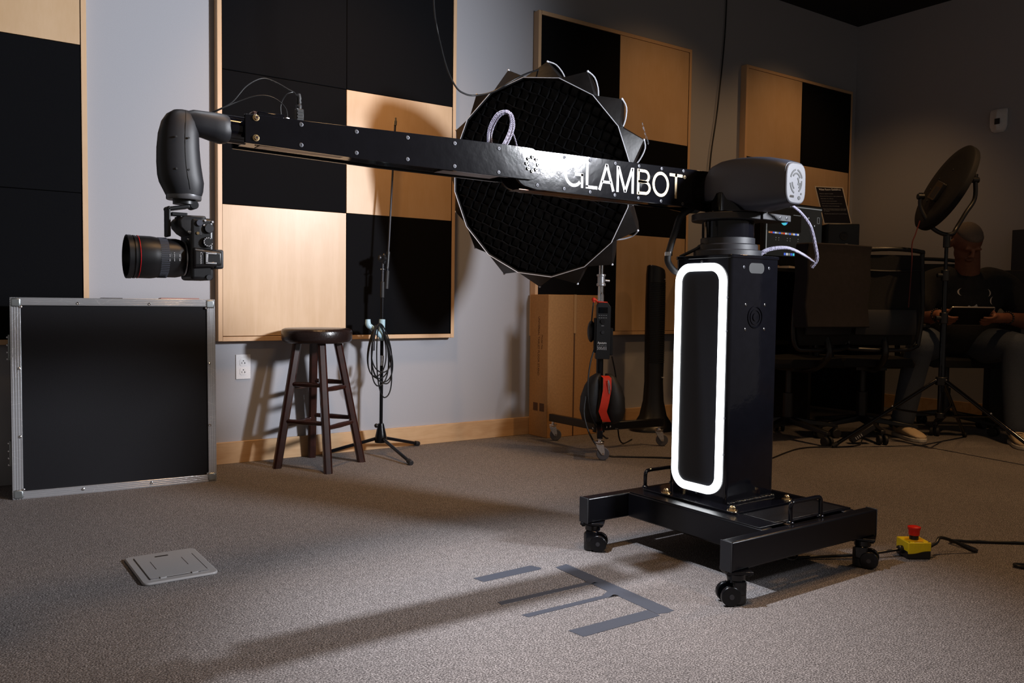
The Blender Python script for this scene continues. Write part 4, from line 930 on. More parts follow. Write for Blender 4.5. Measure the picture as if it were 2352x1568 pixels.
for dx_ in (-0.06, -0.03, 0.03, 0.055): B().sph(ST+V(dx_, -0.028, 0.128), 0.006, 10).build('base_screw', 'chrome', t)

# controller box hanging on the stand
u = V(rt.x, rt.y, 0).normalized(); v_ = V(fw.x, fw.y, 0).normalized()
CM = Matrix((u, v_, V(0, 0, 1))).transposed()
t = thing('lamp_controller', 'black lamp power controller with white lettering hanging on the rolling light stand', 'controller', V(1.750, -0.630, 0.64), rot=CM)
B().prism([(-0.032, -0.150), (0.038, -0.150), (0.042, -0.118), (0.042, 0.118), (0.026, 0.140), (-0.020, 0.140), (-0.030, 0.125)], -0.055, 0.004).build('housing', 'black', t, local=True, bevel=0.002)
B().box((-0.040, -0.050, -0.118), (-0.028, 0.000, 0.060)).build('side_rail', 'matte', t, local=True, bevel=0.003)
B().box((0.040, -0.050, -0.130), (0.056, 0.000, 0.010)).build('plug_block', 'matte', t, local=True, bevel=0.003)
B().box((-0.022, -0.0565, 0.086), (0.026, -0.0545, 0.116)).build('display', 'glass', t, local=True)
kb = B()
for i in range(4):
    kb.box((-0.020+i*0.0115, -0.0562, 0.074), (-0.013+i*0.0115, -0.0550, 0.0755)); kb.box((-0.020+i*0.0115, -0.0562, 0.061), (-0.013+i*0.0115, -0.0550, 0.0630))
kb.box((-0.006, -0.0562, 0.020), (0.008, -0.0550, 0.0218)); kb.build('printed_marks', 'grey', t, local=True)
B().cyl((0.001, -0.055, 0.044), (0.001, -0.062, 0.044), 0.012, seg=24).build('dial', 'matte', t, local=True, bevel=0.001)
B().cyl((0.001, -0.055, -0.013), (0.001, -0.061, -0.013), 0.009, seg=24).build('dial', 'satin', t, local=True, bevel=0.001)
O = V(1.750, -0.630, 0.64)
text('brand_lettering', 'Aputure', 'white', t, O+u*-0.024+v_*-0.0555+V(0, 0, -0.072), u, (0, 0, 1), 0.012, 0.046, bold=0.01)
text('small_lettering', 'LIGHT STORM  COB', 'grey', t, O+u*-0.026+v_*-0.0555+V(0, 0, -0.083), u, (0, 0, 1), 0.004, 0.048)
text('model_lettering', '300d', 'grey', t, O+u*-0.026+v_*-0.0555+V(0, 0, -0.102), u, (0, 0, 1), 0.0155, 0.034, bold=0.01)
text('model_lettering', 'II', 'grey', t, O+u*0.012+v_*-0.0555+V(0, 0, -0.103), u, (0, 0, 1), 0.017, 0.010)
B().tube([(-0.020, -0.02, 0.138), (-0.030, -0.03, 0.150), (-0.042, -0.03, 0.158), (-0.048, -0.03, 0.150), (-0.040, -0.03, 0.140)], 0.005, seg=8, smooth=4).sph((-0.045, -0.03, 0.155), 0.011, 12).tube([(-0.02, -0.03, 0.143), (0.026, -0.03, 0.139)], 0.005, seg=8).build('red_strap', 'red', t, local=True)
B().tube([(-0.010, -0.03, 0.136), (-0.012, -0.032, 0.175), (-0.004, -0.030, 0.190), (0.004, -0.030, 0.175), (0.004, -0.03, 0.137)], 0.003, seg=8, smooth=3).build('carabiner', 'chrome', t, local=True)
B().sph((-0.052, 0.0, -0.010), 0.03, 16, (0.7, 1.0, 1.9)).build('cable_wrap', 'cable', t, local=True)
B().tube([(-0.045, -0.03, 0.145), (-0.050, -0.03, 0.09), (-0.054, -0.02, 0.03)], 0.0035, seg=8, smooth=4).build('header_cable', 'cable', t, local=True)

# power leads
def lead(pts, r, label, cat='cable', name='power_cable'):
    o = B().tube(pts, r, seg=9, smooth=6).build(name, 'cable'); tag(o, label, cat); return o
lead([V(1.705, -0.640, 0.56), V(1.672, -0.640, 0.47), V(1.650, -0.650, 0.35), V(1.655, -0.665, 0.22), V(1.700, -0.675, 0.13), V(1.760, -0.665, 0.08), V(1.80, -0.64, 0.07)], 0.0042, 'black cable looping from the lamp controller down past the sandbag')
lead([V(1.645, -0.640, 0.30), V(1.625, -0.655, 0.20), V(1.640, -0.70, 0.09), V(1.690, -0.76, 0.012), V(1.76, -0.82, 0.005), V(1.92, -0.95, 0.005), V(2.02, -1.12, 0.005), V(1.95, -1.30, 0.005)], 0.0045, 'black cable running along the carpet behind the robot base')
lead([V(1.805, -0.655, 0.50), V(1.850, -0.640, 0.38), V(1.900, -0.600, 0.20), V(1.950, -0.560, 0.06), V(2.02, -0.52, 0.006), V(2.16, -0.44, 0.005)], 0.0040, 'black cable slanting from the lamp controller down towards the tower fan')
lead([V(0.585, -0.90, 2.60), V(0.583, -0.90, 2.20), V(0.588, -0.90, 1.98), V(0.606, -0.90, 1.875), V(0.648, -0.90, 1.745), V(0.691, -0.905, 1.665), V(0.735, -0.91, 1.640), V(0.787, -0.92, 1.640), V(0.850, -0.95, 1.660), V(0.93, -0.99, 1.715), V(1.04, -0.97, 1.770), V(1.13, -0.94, 1.790), V(1.25, -0.86, 1.70), V(1.45, -0.76, 1.50)], 0.0036, 'thin dark cable hanging from above and draped over the softbox rim', name='hanging_cable')
lead([V(3.412, 0.036, 2.984), V(3.400, 0.036, 2.60), V(3.345, 0.036, 2.11), V(3.285, 0.036, 1.74), V(3.27, 0.036, 1.3), V(3.27, 0.036, 0.9)], 0.0045, 'dark cable hanging down the wall left of the farthest acoustic panel', name='hanging_cable')

# sandbag
t = thing('sandbag', 'black sandbag with orange-red carrying strap slung over the stand base', 'sandbag', V(1.765, -0.625, 0.15))
for sgn, nm in ((-1, 'left'), (1, 'right')):
    rings = []
    for z, a, b2, o_ in ((0.155, 0.020, 0.035, 0.050), (0.170, 0.048, 0.058, 0.056), (0.22, 0.058, 0.066, 0.060), (0.29, 0.056, 0.064, 0.058), (0.35, 0.044, 0.052, 0.050), (0.395, 0.028, 0.036, 0.038), (0.412, 0.014, 0.020, 0.026)):
        c = V(1.765, -0.630, z)+u*(sgn*o_)-v_*0.02
        rings.append([c+u*(a*math.cos(2*PI*j/20)*(1+0.05*math.sin(3*j)))+v_*(b2*math.sin(2*PI*j/20)) for j in range(20)])
    B().loft(rings).build('bag_pouch', pm('black_bag_nylon_'+nm, (0.008, 0.008, 0.009), 0.6, bump=0.9, scale=25, var=0.3), t, angle=70)
bz = [(0.405, -0.060), (0.395, -0.082), (0.34, -0.094), (0.27, -0.098), (0.225, -0.094), (0.215, -0.090), (0.185, -0.088), (0.170, -0.082)]
c = V(1.765, -0.630, 0)
st = [[c+u*(0.004+0.012*math.sin(k*1.1)+s_)+v_*q_+V(0, 0, z) for s_ in (-0.020, 0.022)] for k, (z, q_) in enumerate(bz)]
B().loft([[a, b2, b2-v_*0.003, a-v_*0.003] for a, b2 in st]).build('carrying_strap', 'red', t)
B().tube([c+u*0.02+v_*-0.096+V(0, 0, 0.385), c+u*0.028+v_*-0.10+V(0, 0, 0.35), c+u*0.026+v_*-0.10+V(0, 0, 0.315), c+u*0.020+v_*-0.10+V(0, 0, 0.35), c+u*0.018+v_*-0.098+V(0, 0, 0.385)], 0.0028, seg=8, smooth=3).build('strap_clip', 'chrome', t)

# tall carton
t = thing('cardboard_box', 'tall narrow brown cardboard carton standing against the wall behind the light stand', 'box', (1.95, -0.07, 0))
bb = B().prism([(1.776, -0.145), (2.172, -0.150), (2.168, 0.030), (1.776, 0.030)], 0.0, 0.822, 'XY').build('carton', 'cardboard', t, bevel=0.003)
B().box((1.962, -0.1505, 0.0), (1.968, -0.147, 0.821)).build('flap_seam', 'ink', t)
B().box((1.958, -0.1512, 0.60), (1.976, -0.148, 0.824)).box((1.958, -0.15, 0.8215), (1.976, 0.03, 0.8235)).build('packing_tape', pm('clear_packing_tape', (0.50, 0.30, 0.14), 0.15), t)
text('carton_lettering', 'UNIVERSAL TABLET FLOOR STAND', 'ink', t, (1.7758, -0.050, 0.695), (0, 0, -1), (0, -1, 0), 0.016, 0.34)
text('carton_lettering', 'Model No.', 'ink', t, (1.7758, -0.082, 0.590), (0, 0, -1), (0, -1, 0), 0.014, 0.085)
ic = B()
for k in range(2):
    ic.box((1.7745, -0.115+k*0.060, 0.150), (1.7762, -0.115+k*0.060+0.042, 0.196))
ic.build('carton_icons', 'ink', t)

# tower fan
t = thing('tower_fan', 'slim black tower fan standing between the carton and the robot column', 'fan', (2.545, -0.215, 0))
fxc, fyc = 2.545, -0.215
secs = [(0.0, 0.155, 0.120), (0.015, 0.155, 0.120), (0.03, 0.135, 0.105), (0.09, 0.088, 0.080), (0.18, 0.066, 0.062), (0.30, 0.058, 0.056), (0.40, 0.060, 0.058), (0.80, 0.062, 0.060), (0.955, 0.060, 0.058)]
rings = [[(fxc+a*math.cos(2*PI*j/32), fyc+b2*math.sin(2*PI*j/32), z) for j in range(32)] for z, a, b2 in secs]
top = [(fxc+0.056*math.cos(2*PI*j/32), fyc+0.054*math.sin(2*PI*j/32), 0.985-0.018*math.cos(2*PI*j/32)+0.006) for j in range(32)]
B().loft(rings+[top]).build('fan_body', 'black', t, angle=50)
tp = [[(fxc+0.054*k*math.cos(2*PI*j/32), fyc+0.052*k*math.sin(2*PI*j/32), 0.992-0.017*k*math.cos(2*PI*j/32)+dz) for j in range(32)] for k, dz in ((1.0, 0), (0.98, 0.004), (0.86, 0.005), (0.82, 0.001), (0.05, 0.000))]
B().loft(tp).build('control_top', pm('chromed_top', (0.30, 0.25, 0.22), 0.15, 1.0), t)
sl = B()
for k in range(46):
    z = 0.42+k*0.0108
    pts = [(fxc+0.0635*math.cos(a), fyc+0.0615*math.sin(a), z) for a in [math.radians(195+j*12) for j in range(10)]]
    sl.tube(pts, 0.0022, seg=5)
sl.build('air_grille', 'matte', t)
B().box((fxc+0.010, fyc-0.062, 0.325), (fxc+0.030, fyc-0.056, 0.330)).build('badge', 'grey', t)
B().box((fxc+0.012, fyc-0.0635, 0.925), (fxc+0.022, fyc-0.0595, 0.928)).build('badge', 'grey', t)

# ================================================================== emergency stop
EM = Matrix.Rotation(math.radians(-32), 3, 'Z')
t = thing('emergency_stop', 'yellow emergency stop box with red mushroom button on the carpet', 'emergency stop', (1.398, -2.530, 0), rot=EM)
bx0, bx1, by0, by1 = -0.037, 0.037, -0.036, 0.036
B().loft([[(bx0, by0, 0.001), (bx1, by0, 0.001), (bx1, by1, 0.001), (bx0, by1, 0.001)], [(bx0, by0, 0.026), (bx1, by0, 0.026), (bx1, by1, 0.026), (bx0, by1, 0.026)]]).build('lower_case', 'black', t, local=True, bevel=0.003)
wv = []
for k in range(13):
    s_ = k/12; wv.append((bx0+(bx1-bx0)*s_, 0.0125+0.009/(1+math.exp(-(s_-0.5)*9))))
B().prism([(bx1-0.0005, 0.053), (bx0+0.0005, 0.053)]+[(max(bx0+0.0005, min(bx1-0.0005, a)), z+0.004) for a, z in wv], by0-0.0012, by1+0.0012).build('upper_case', 'yellow', t, local=True, bevel=0.0025)
B().cyl((0, 0, 0.052), (0, 0, 0.0542), 0.0270, seg=36).build('legend_ring', pm('deep_yellow', (0.85, 0.48, 0.01), 0.35), t, local=True)
B().cyl((0, 0, 0.052), (0, 0, 0.069), 0.0135, seg=30).build('button_neck', 'black', t, local=True, bevel=0.001)
B().lathe([(0.0150, 0.0675), (0.0162, 0.073), (0.0165, 0.082), (0.0190, 0.088), (0.0198, 0.0905), (0.0190, 0.0935), (0.012, 0.0960), (0.0001, 0.0970)], (0, 0, 0), seg=44).build('mushroom_button', 'redplastic', t, local=True)
B().box((-0.014, by0+0.004, 0.0528), (0.014, by0+0.007, 0.0536)).build('legend_slot', 'ink', t, local=True)
for a in (bx0+0.006, bx1-0.006): B().cyl((a, by0+0.006, 0.0525), (a, by0+0.006, 0.0535), 0.0030, seg=12).build('case_screw', 'screw', t, local=True)
B().cyl((bx0-0.012, 0.0, 0.022), (bx0+0.004, 0.0, 0.022), 0.0125, seg=22).build('cable_gland', 'black', t, local=True, bevel=0.002)
B().cyl((bx1-0.004, 0.0, 0.024), (bx1+0.006, 0.0, 0.025), 0.0100, seg=22).build('cable_gland', 'black', t, local=True, bevel=0.002)
e0 = V(1.398, -2.530, 0)+EM @ V(bx0-0.010, 0, 0.022); e1 = V(1.398, -2.530, 0)+EM @ V(bx1+0.004, 0, 0.025)
lead([e0, e0+V(-0.05, 0.018, -0.004), e0+V(-0.13, 0.055, -0.010), e0+V(-0.24, 0.12, -0.015), e0+V(-0.34, 0.17, -0.017)], 0.0048, 'black cord from the emergency stop running under the robot base', 'cord', 'control_cord')
lead([e1, e1+V(0.028, -0.016, 0.016), V(1.500, -2.560, 0.050), V(1.545, -2.580, 0.036), V(1.590, -2.612, 0.009), V(1.612, -2.618, 0.006), V(1.625, -2.592, 0.007), V(1.632, -2.545, 0.010), V(1.650, -2.520, 0.008), V(1.740, -2.585, 0.0055), V(1.860, -2.680, 0.0055), V(2.05, -2.83, 0.0055)], 0.0052, 'thick black cord leaving the emergency stop towards the right edge', 'cord', 'control_cord')
lead([V(1.700, -2.850, 0.006), V(1.600, -2.785, 0.006), V(1.560, -2.757, 0.007), V(1.550, -2.775, 0.006), V(1.590, -2.815, 0.006), V(1.700, -2.90, 0.006)], 0.0052, 'short bend of black cord at the lower right edge of the picture', 'cord', 'control_cord')

# ================================================================== editing corner
F_ = V(-0.573, -0.819, 0); S_ = V(0.819, -0.574, 0)       # towards the camera, and to its right
t = thing('studio_desk', 'tall black editing desk against the wall in the dark corner', 'desk', (3.65, -0.35, 0))
B().box((2.98, -0.690, 0.982), (4.42, -0.01, 1.004)).build('desk_top', 'desk', t, bevel=0.002)
B().box((3.00, -0.62, 0.02), (3.03, -0.03, 0.982)).build('side_panel', 'desk', t)
B().box((4.37, -0.62, 0.02), (4.40, -0.03, 0.982)).build('side_panel', 'desk', t)
B().box((3.55, -0.60, 0.02), (3.58, -0.03, 0.982)).build('side_panel', 'desk', t)
B().box((3.03, -0.45, 0.52), (3.55, -0.03, 0.545)).build('shelf', 'desk', t)
B().box((3.03, -0.10, 0.25), (3.55, -0.08, 0.96)).build('back_panel', 'desk', t)
o = B().loft([[(3.185, -0.70, 1.0045), (3.185, -0.50, 1.0045), (3.185, -0.50, 1.017), (3.185, -0.70, 1.019)], [(3.30, -0.705, 1.0045), (3.30, -0.50, 1.0045), (3.30, -0.50, 1.012), (3.30, -0.705, 1.011)], [(3.47, -0.715, 1.0045), (3.47, -0.50, 1.0045), (3.47, -0.50, 1.013), (3.47, -0.715, 1.014)]]).build('paper_stack', 'paper')
tag(o, 'cream papers stacked on the front edge of the dark desk', 'papers')

t = thing('computer_monitor', 'wide computer monitor on the desk showing dark editing software', 'monitor', (3.70, -0.33, 1.004))
B().box((3.385, -0.352, 1.045), (4.010, -0.318, 1.462)).build('casing', 'black', t, bevel=0.004)
B().box((3.64, -0.345, 1.004), (3.78, -0.28, 1.05)).box((3.58, -0.43, 1.004), (3.84, -0.22, 1.010)).build('stand', 'black', t, bevel=0.002)
scr = B().box((3.397, -0.3545, 1.105), (3.998, -0.3515, 1.452)).build('screen', 'screen', t)
def ui(x0, z0, x1, z1, mat, nm='screen_item'): return B().box((x0, -0.3553, z0), (x1, -0.3546, z1)).build(nm, mat, scr)
ui(3.40, 1.437, 3.995, 1.443, 'gui_grey', 'menu_bar')
ui(3.40, 1.27, 3.765, 1.428, 'gui_dark', 'viewer'); ui(3.400, 1.112, 3.408, 1.425, 'gui_grey', 'sidebar')
ui(3.80, 1.188, 3.995, 1.191, 'gui_grey', 'divider'); ui(3.680, 1.382, 3.76, 1.386, 'gui_grey', 'divider')
wh = thing  # colour wheel: four hues of one round control
for a0, a1, mt in ((180, 225, 'gui_green'), (225, 262, 'gui_cyan'), (262, 310, 'gui_cyan'), (310, 360, 'gui_blue')):
    pts = [(3.585, 1.352)]+arc(3.585, 1.352, 0.042, a0, a1, 6)
    B().prism(pts, -0.3555, -0.3546).build('colour_wheel', mt, scr)
cols = ['gui_orange', 'gui_red', 'gui_blue', 'gui_white', 'gui_grey', 'gui_blue', 'gui_orange', 'gui_red', 'gui_white', 'gui_grey', 'gui_blue', 'gui_orange', 'gui_white', 'gui_blue', 'gui_white']
for k, c in enumerate(cols): ui(3.425+k*0.0215, 1.252-k*0.0002, 3.443+k*0.0215, 1.262, c, 'palette_strip')
for k, c in enumerate(('gui_blue', 'gui_white', 'gui_grey', 'gui_blue', 'gui_cyan', 'gui_grey', 'gui_orange', 'gui_white', 'gui_red', 'gui_blue', 'gui_red', 'gui_grey')): ui(3.590+k*0.0235, 1.112, 3.608+k*0.0235, 1.128, c, 'dock_icon')
for x, z in ((3.845, 1.372), (3.912, 1.322)): ui(x, z, x+0.006, z+0.008, 'gui_white')
b = B().ribbon([(3.945, 1.345), (3.968, 1.345), (3.968, 1.385), (3.945, 1.385)], 0.002, 0.0006, lambda a, c, s: V(a, -0.3546-s, c), True); b.build('screen_item', 'gui_grey', scr)
for x in (3.50, 3.53, 3.62, 3.65, 3.735): ui(x, 1.222, x+0.004, 1.228, 'gui_grey'); ui(x, 1.208, x+0.003, 1.212, 'gui_grey')

# studio loudspeaker, turned to the room
SM = Matrix((S_, -F_, V(0, 0, 1))).transposed()
t = thing('studio_loudspeaker', 'black studio loudspeaker on the desk with a framed notice on top', 'loudspeaker', V(4.055, -0.49, 1.004), rot=SM)
B().box((-0.108, 0.0, 0.0), (0.108, 0.26, 0.338)).build('cabinet', 'black', t, local=True, bevel=0.006)
B().lathe([(0.078, 0), (0.076, 0.004), (0.066, 0.001), (0.050, -0.012), (0.022, -0.018), (0.018, -0.012), (0.001, -0.008)], (0, -0.001, 0.115), rot=V(0, -1, 0).to_track_quat('Z', 'Y').to_matrix(), seg=36).build('woofer', 'rubberk', t, local=True)
B().lathe([(0.030, 0), (0.029, 0.003), (0.016, 0.0005), (0.001, 0.004)], (0, -0.001, 0.255), rot=V(0, -1, 0).to_track_quat('Z', 'Y').to_matrix(), seg=28).build('tweeter', 'rubberk', t, local=True)
B().box((0.010, -0.0015, 0.190), (0.028, 0.0002, 0.202)).build('badge', 'grey', t, local=True)

# framed notice
c0, c1, c2, c3 = V(3.990, -0.375, 1.3435), V(4.148, -0.488, 1.3435), V(4.139, -0.415, 1.604), V(3.977, -0.301, 1.611)
t = thing('framed_notice', 'tilted dark framed notice with cream border standing on the loudspeaker', 'notice', (c0+c1)/2)
ex_ = (c1-c0); ez_ = ((c3-c0)+(c2-c1))/2; nn = ex_.cross(ez_).normalized()
def q4(a, b2): return c0.lerp(c1, a).lerp(c3.lerp(c2, a), b2)
def slab(a0, b0, a1, b1, o1, o2): return [[q4(a0, b0)+nn*o1, q4(a1, b0)+nn*o1, q4(a1, b1)+nn*o1, q4(a0, b1)+nn*o1], [q4(a0, b0)+nn*o2, q4(a1, b0)+nn*o2, q4(a1, b1)+nn*o2, q4(a0, b1)+nn*o2]]
B().loft(slab(0, 0, 1, 1, -0.004, 0.0)).build('backing', 'paper', t)
B().loft(slab(0.04, 0.03, 0.96, 0.97, 0.0, 0.0012)).build('notice_print', 'navy', t)
exn = ex_.normalized(); ezn = (c3-c0).normalized()
text('notice_heading', 'Video Room Guidelines', 'white', t, q4(0.12, 0.885)+nn*0.0014, exn, ezn, 0.0145, ex_.length*0.78, bold=0.015)
for zz, s_, wd in ((0.79, 'Maximum capacity: 6 people', 0.48), (0.725, 'Room is for the sound or video projects only', 0.80), (0.66, 'Reservations: 24 or 48 hours', 0.45), (0.595, 'Leave the room as you found it', 0.55), (0.53, 'Do not remove equipment from the room', 0.71), (0.465, 'No eating or uncovered beverages', 0.60), (0.39, 'If you have technical questions or the room', 0.82), (0.36, 'alerts. They will be posted at the desk', 0.80), (0.33, 'or online', 0.20), (0.26, 'The Security cameras are in use at all times', 0.80)):
    text('notice_line', s_, 'grey', t, q4(0.11, zz)+nn*0.0014, exn, ezn, 0.0052, ex_.length*wd)

# second desk and screen at the right edge
t = thing('side_desk', 'dark side desk partly seen at the right edge behind the seated person', 'desk', (4.70, -1.85, 0))
B().box((4.45, -2.60, 0.715), (4.95, -1.22, 0.740)).build('desk_top', 'desk', t, bevel=0.003)
B().box((4.445, -2.60, 0.690), (4.452, -1.22, 0.700)).build('edge_rail', 'screw', t)
for y in (-1.26, -2.55): B().box((4.50, y-0.02, 0.0), (4.90, y+0.02, 0.715)).build('trestle', 'desk', t)
t = thing('wall_screen', 'black flat screen standing on the side desk at the right edge', 'monitor', (4.84, -1.55, 0.74))
B().box((4.80, -1.95, 0.80), (4.84, -1.14, 1.03)).build('soundbar_panel', 'desk', t, bevel=0.004)
B().box((4.85, -2.10, 0.80), (4.89, -1.22, 1.30)).build('casing', 'desk', t, bevel=0.004)
B().box((4.80, -1.7, 0.74), (4.90, -1.5, 0.81)).build('stand', 'desk', t)

# ------------------------------------------------------------------ office chairs
def office_chair(label, loc, rz):
    """faces local -y"""
    t = thing('office_chair', label, 'office chair', loc, rz, group=None)
    def LB(b, n, m_, par=None, **k): return b.build(n, m_, par or t, local=True, **k)
    st_ = []
    for y, w_, z in ((-0.235, 0.20, 0.455), (-0.22, 0.23, 0.468), (-0.05, 0.245, 0.472), (0.15, 0.235, 0.470), (0.215, 0.20, 0.475)):
        st_.append([(-w_, y, z-0.045), (w_, y, z-0.045), (w_*1.02, y, z-0.02), (w_*0.92, y, z+0.010), (0, y, z+0.004), (-w_*0.92, y, z+0.010), (-w_*1.02, y, z-0.02)])
    LB(B().loft(st_), 'seat', 'matte', bevel=0.006)
    bk = []
    for z, w_, y in ((0.560, 0.175, 0.255), (0.60, 0.200, 0.265), (0.75, 0.215, 0.262), (0.90, 0.205, 0.270), (1.03, 0.185, 0.295), (1.065, 0.175, 0.302)):
        bk.append([(-w_, y-0.020, z), (0, y+0.012, z), (w_, y-0.020, z), (w_, y-0.012, z), (0, y+0.020, z), (-w_, y-0.012, z)])
    br = LB(B().loft(bk), 'backrest', 'mesh')
    LB(B().tube([(-0.205, 0.240, 0.56), (-0.222, 0.245, 0.75), (-0.195, 0.275, 1.05), (-0.185, 0.285, 1.085), (0, 0.325, 1.098), (0.185, 0.285, 1.085), (0.195, 0.275, 1.05), (0.222, 0.245, 0.75), (0.205, 0.240, 0.56), (0.12, 0.262, 0.535), (-0.12, 0.262, 0.535), (-0.205, 0.240, 0.56)], 0.0125, seg=10, smooth=4), 'back_frame', 'black', br)
    LB(B().tube([(-0.205, 0.270, 0.985), (0, 0.305, 0.975), (0.205, 0.270, 0.985)], 0.006, seg=8, smooth=4), 'top_band', 'satin', br)
    lb = [[(-0.17, y, z), (0, y+0.025, z), (0.17, y, z), (0.17, y-0.012, z), (0, y+0.013, z), (-0.17, y-0.012, z)] for z, y in ((0.62, 0.285), (0.66, 0.292), (0.73, 0.288), (0.76, 0.280))]
    LB(B().loft(lb), 'lumbar_pad', 'satin', br)
    LB(B().tube([(0, 0.27, 0.60), (0, 0.29, 0.50), (0, 0.18, 0.42), (0, 0.03, 0.41)], 0.018, seg=10, smooth=4), 'back_bracket', 'black')
    for s in (-1, 1):
        a = LB(B().tube([(s*0.12, 0.03, 0.425), (s*0.27, 0.04, 0.435), (s*0.295, 0.04, 0.50), (s*0.290, 0.04, 0.655)], 0.016, seg=10, smooth=4), 'armrest', 'black')
        LB(B().box((s*0.290-0.045, -0.14, 0.655), (s*0.290+0.045, 0.13, 0.682)), 'arm_pad', 'rubberk', a, bevel=0.010, seg=3)
    LB(B().cyl((0, 0, 0.10), (0, 0, 0.27), 0.030, seg=20).cyl((0, 0, 0.26), (0, 0, 0.425), 0.018, seg=16).box((-0.09, -0.09, 0.405), (0.09, 0.12, 0.430)), 'gas_column', 'black', bevel=0.002)
    for k in range(5):
        a = 2*PI*k/5+0.3; d = V(math.cos(a), math.sin(a), 0); s2 = V(-d.y, d.x, 0)
        l_ = LB(B().loft([[d*0.02-s2*0.026+V(0, 0, 0.095), d*0.02+s2*0.026+V(0, 0, 0.095), d*0.02+s2*0.022+V(0, 0, 0.130), d*0.02-s2*0.022+V(0, 0, 0.130)], [d*0.31-s2*0.015+V(0, 0, 0.062), d*0.31+s2*0.015+V(0, 0, 0.062), d*0.31+s2*0.013+V(0, 0, 0.082), d*0.31-s2*0.013+V(0, 0, 0.082)]]), 'base_arm', 'black', bevel=0.004)
        for q_ in (-1, 1): LB(B().cyl(d*0.300+V(0, 0, 0.0275)+s2*(q_*0.008), d*0.300+V(0, 0, 0.0275)+s2*(q_*0.026), 0.0275, seg=22), 'castor_wheel', 'rubberk', l_, bevel=0.004)
        LB(B().cyl(d*0.292+V(0, 0, 0.030), d*0.292+V(0, 0, 0.066), 0.008, seg=10), 'castor_stem', 'screw', l_)
    return t
yawF = math.atan2(0.573, 0.819)
ch0 = office_chair('empty black mesh office chair, its back to the camera, beside the tripod light', (3.46, -1.04, 0), PI-math.radians(35))
copy_tree(ch0, (3.00, -0.86, 0), PI-math.radians(8), 'black office chair at the desk with a dark garment over its back')
copy_tree(ch0, (4.165, -1.17, 0), -math.radians(35), 'black office chair carrying the seated person')
o = B().loft([[V(3.00, -0.86, 0)+Matrix.Rotation(PI-math.radians(8), 3, 'Z') @ V(x, y+wv_, z) for x, y in ((-0.25, 0.26), (-0.24, 0.345), (0, 0.375), (0.24, 0.345), (0.25, 0.26), (0.20, 0.235), (0, 0.245), (-0.20, 0.235))] for z, wv_ in ((0.66, 0.012), (0.78, -0.006), (0.92, 0.008), (1.05, 0.0), (1.105, 0.01), (1.112, 0.012))]).build('draped_jacket', 'jacket', bevel=0.008)
o.data.transform(Matrix.Translation(V(0, 0, 0))); tag(o, 'dark plum jacket draped over the back of the office chair at the desk', 'jacket')

# ------------------------------------------------------------------ tripod light panel, its back to us
TC = V(3.40, -1.545, 0)
t = thing('tripod_light_stand', 'slender black tripod stand holding the tilted round light', 'light stand', TC)
B().cyl(TC+V(0, 0, 0.17), TC+V(0, 0, 0.74), 0.0165, seg=20).build('lower_tube', 'gloss', t)
B().cyl(TC+V(0, 0, 0.70), TC+V(0, 0, 0.97), 0.0125, seg=20).build('middle_tube', 'gloss', t)
B().cyl(TC+V(0, 0, 0.93), TC+V(0, 0, 1.135), 0.0095, seg=16).build('upper_tube', 'gloss', t)
for z in (0.72, 0.95): 
    b = B().cyl(TC+V(0, 0, z-0.03), TC+V(0, 0, z+0.03), 0.0215, seg=20); b.cyl(TC+V(0, 0, z), TC-S_*0.045+V(0, 0, z), 0.012, seg=14); b.build('locking_collar', 'black', t, bevel=0.003)
B().cyl(TC+V(0, 0, 0.355), TC+V(0, 0, 0.40), 0.030, seg=20).build('leg_collar', 'black', t, bevel=0.003)
B().cyl(TC+V(0, 0, 0.175), TC+V(0, 0, 0.205), 0.026, seg=20).build('spreader_collar', 'black', t, bevel=0.003)
tf = [V(2.950, -1.195, 0.008), V(3.310, -2.180, 0.008), V(3.985, -1.390, 0.008)]
for f in tf:
    d = (f-TC); d.z = 0; d.normalize(); a = TC+d*0.03+V(0, 0, 0.378)
    l_ = B().tube([a, f], 0.0105, seg=12).build('leg', 'gloss', t)
    mid = a.lerp(f, 0.42); B().tube([TC+d*0.025+V(0, 0, 0.19), mid], 0.0055, seg=8).build('brace', 'gloss', t)
    B().sph(mid+V(0, 0, 0.012), 0.006, 10).build('leg_rivet', 'chrome', l_)
    B().cyl(f-(f-a).normalized()*0.03, f, 0.013, seg=14).build('foot_cap', 'rubberk', l_)
    B().sph(a+V(0, 0, 0.004), 0.007, 10).build('collar_rivet', 'chrome', l_)
B().cyl(TC+V(0, 0, 1.10), TC+V(0, 0, 1.165), 0.018, seg=20).build('stand_adapter', 'black', t, bevel=0.002)

LC = V(3.405, -1.535, 1.415)
sight = (LC-CAM_POS).normalized(); rr_ = sight.cross(V(0, 0, 1)).normalized(); uu_ = rr_.cross(sight)
maj = (rr_*0.505+uu_*0.863).normalized(); mn2 = (rr_*0.863-uu_*0.505).normalized()
nrm = (-sight*0.31 - mn2*0.95).normalized(); oth = nrm.cross(maj).normalized()
LM = Matrix((maj, oth, nrm)).transposed()
t = thing('round_light_panel', 'tilted round black light panel in a curved yoke, seen from behind', 'light', LC, rot=LM)
B().lathe([(0.001, -0.014), (0.225, -0.014), (0.243, -0.010), (0.246, 0.0), (0.246, 0.020), (0.238, 0.026), (0.180, 0.030), (0.001, 0.030)], (0, 0, 0), seg=64).xf(LM.to_4x4().inverted() @ LM.to_4x4()).build('panel_body', 'matte', t, local=True)
B().prism(rrect(-0.085, -0.060, 0.020, 0.060, 0.01), 0.029, 0.050, 'XY').build('driver_housing', 'black', t, local=True, bevel=0.003)
B().box((-0.075, -0.040, 0.0495), (-0.010, 0.030, 0.0505)).build('data_plate', 'jacket', t, local=True)
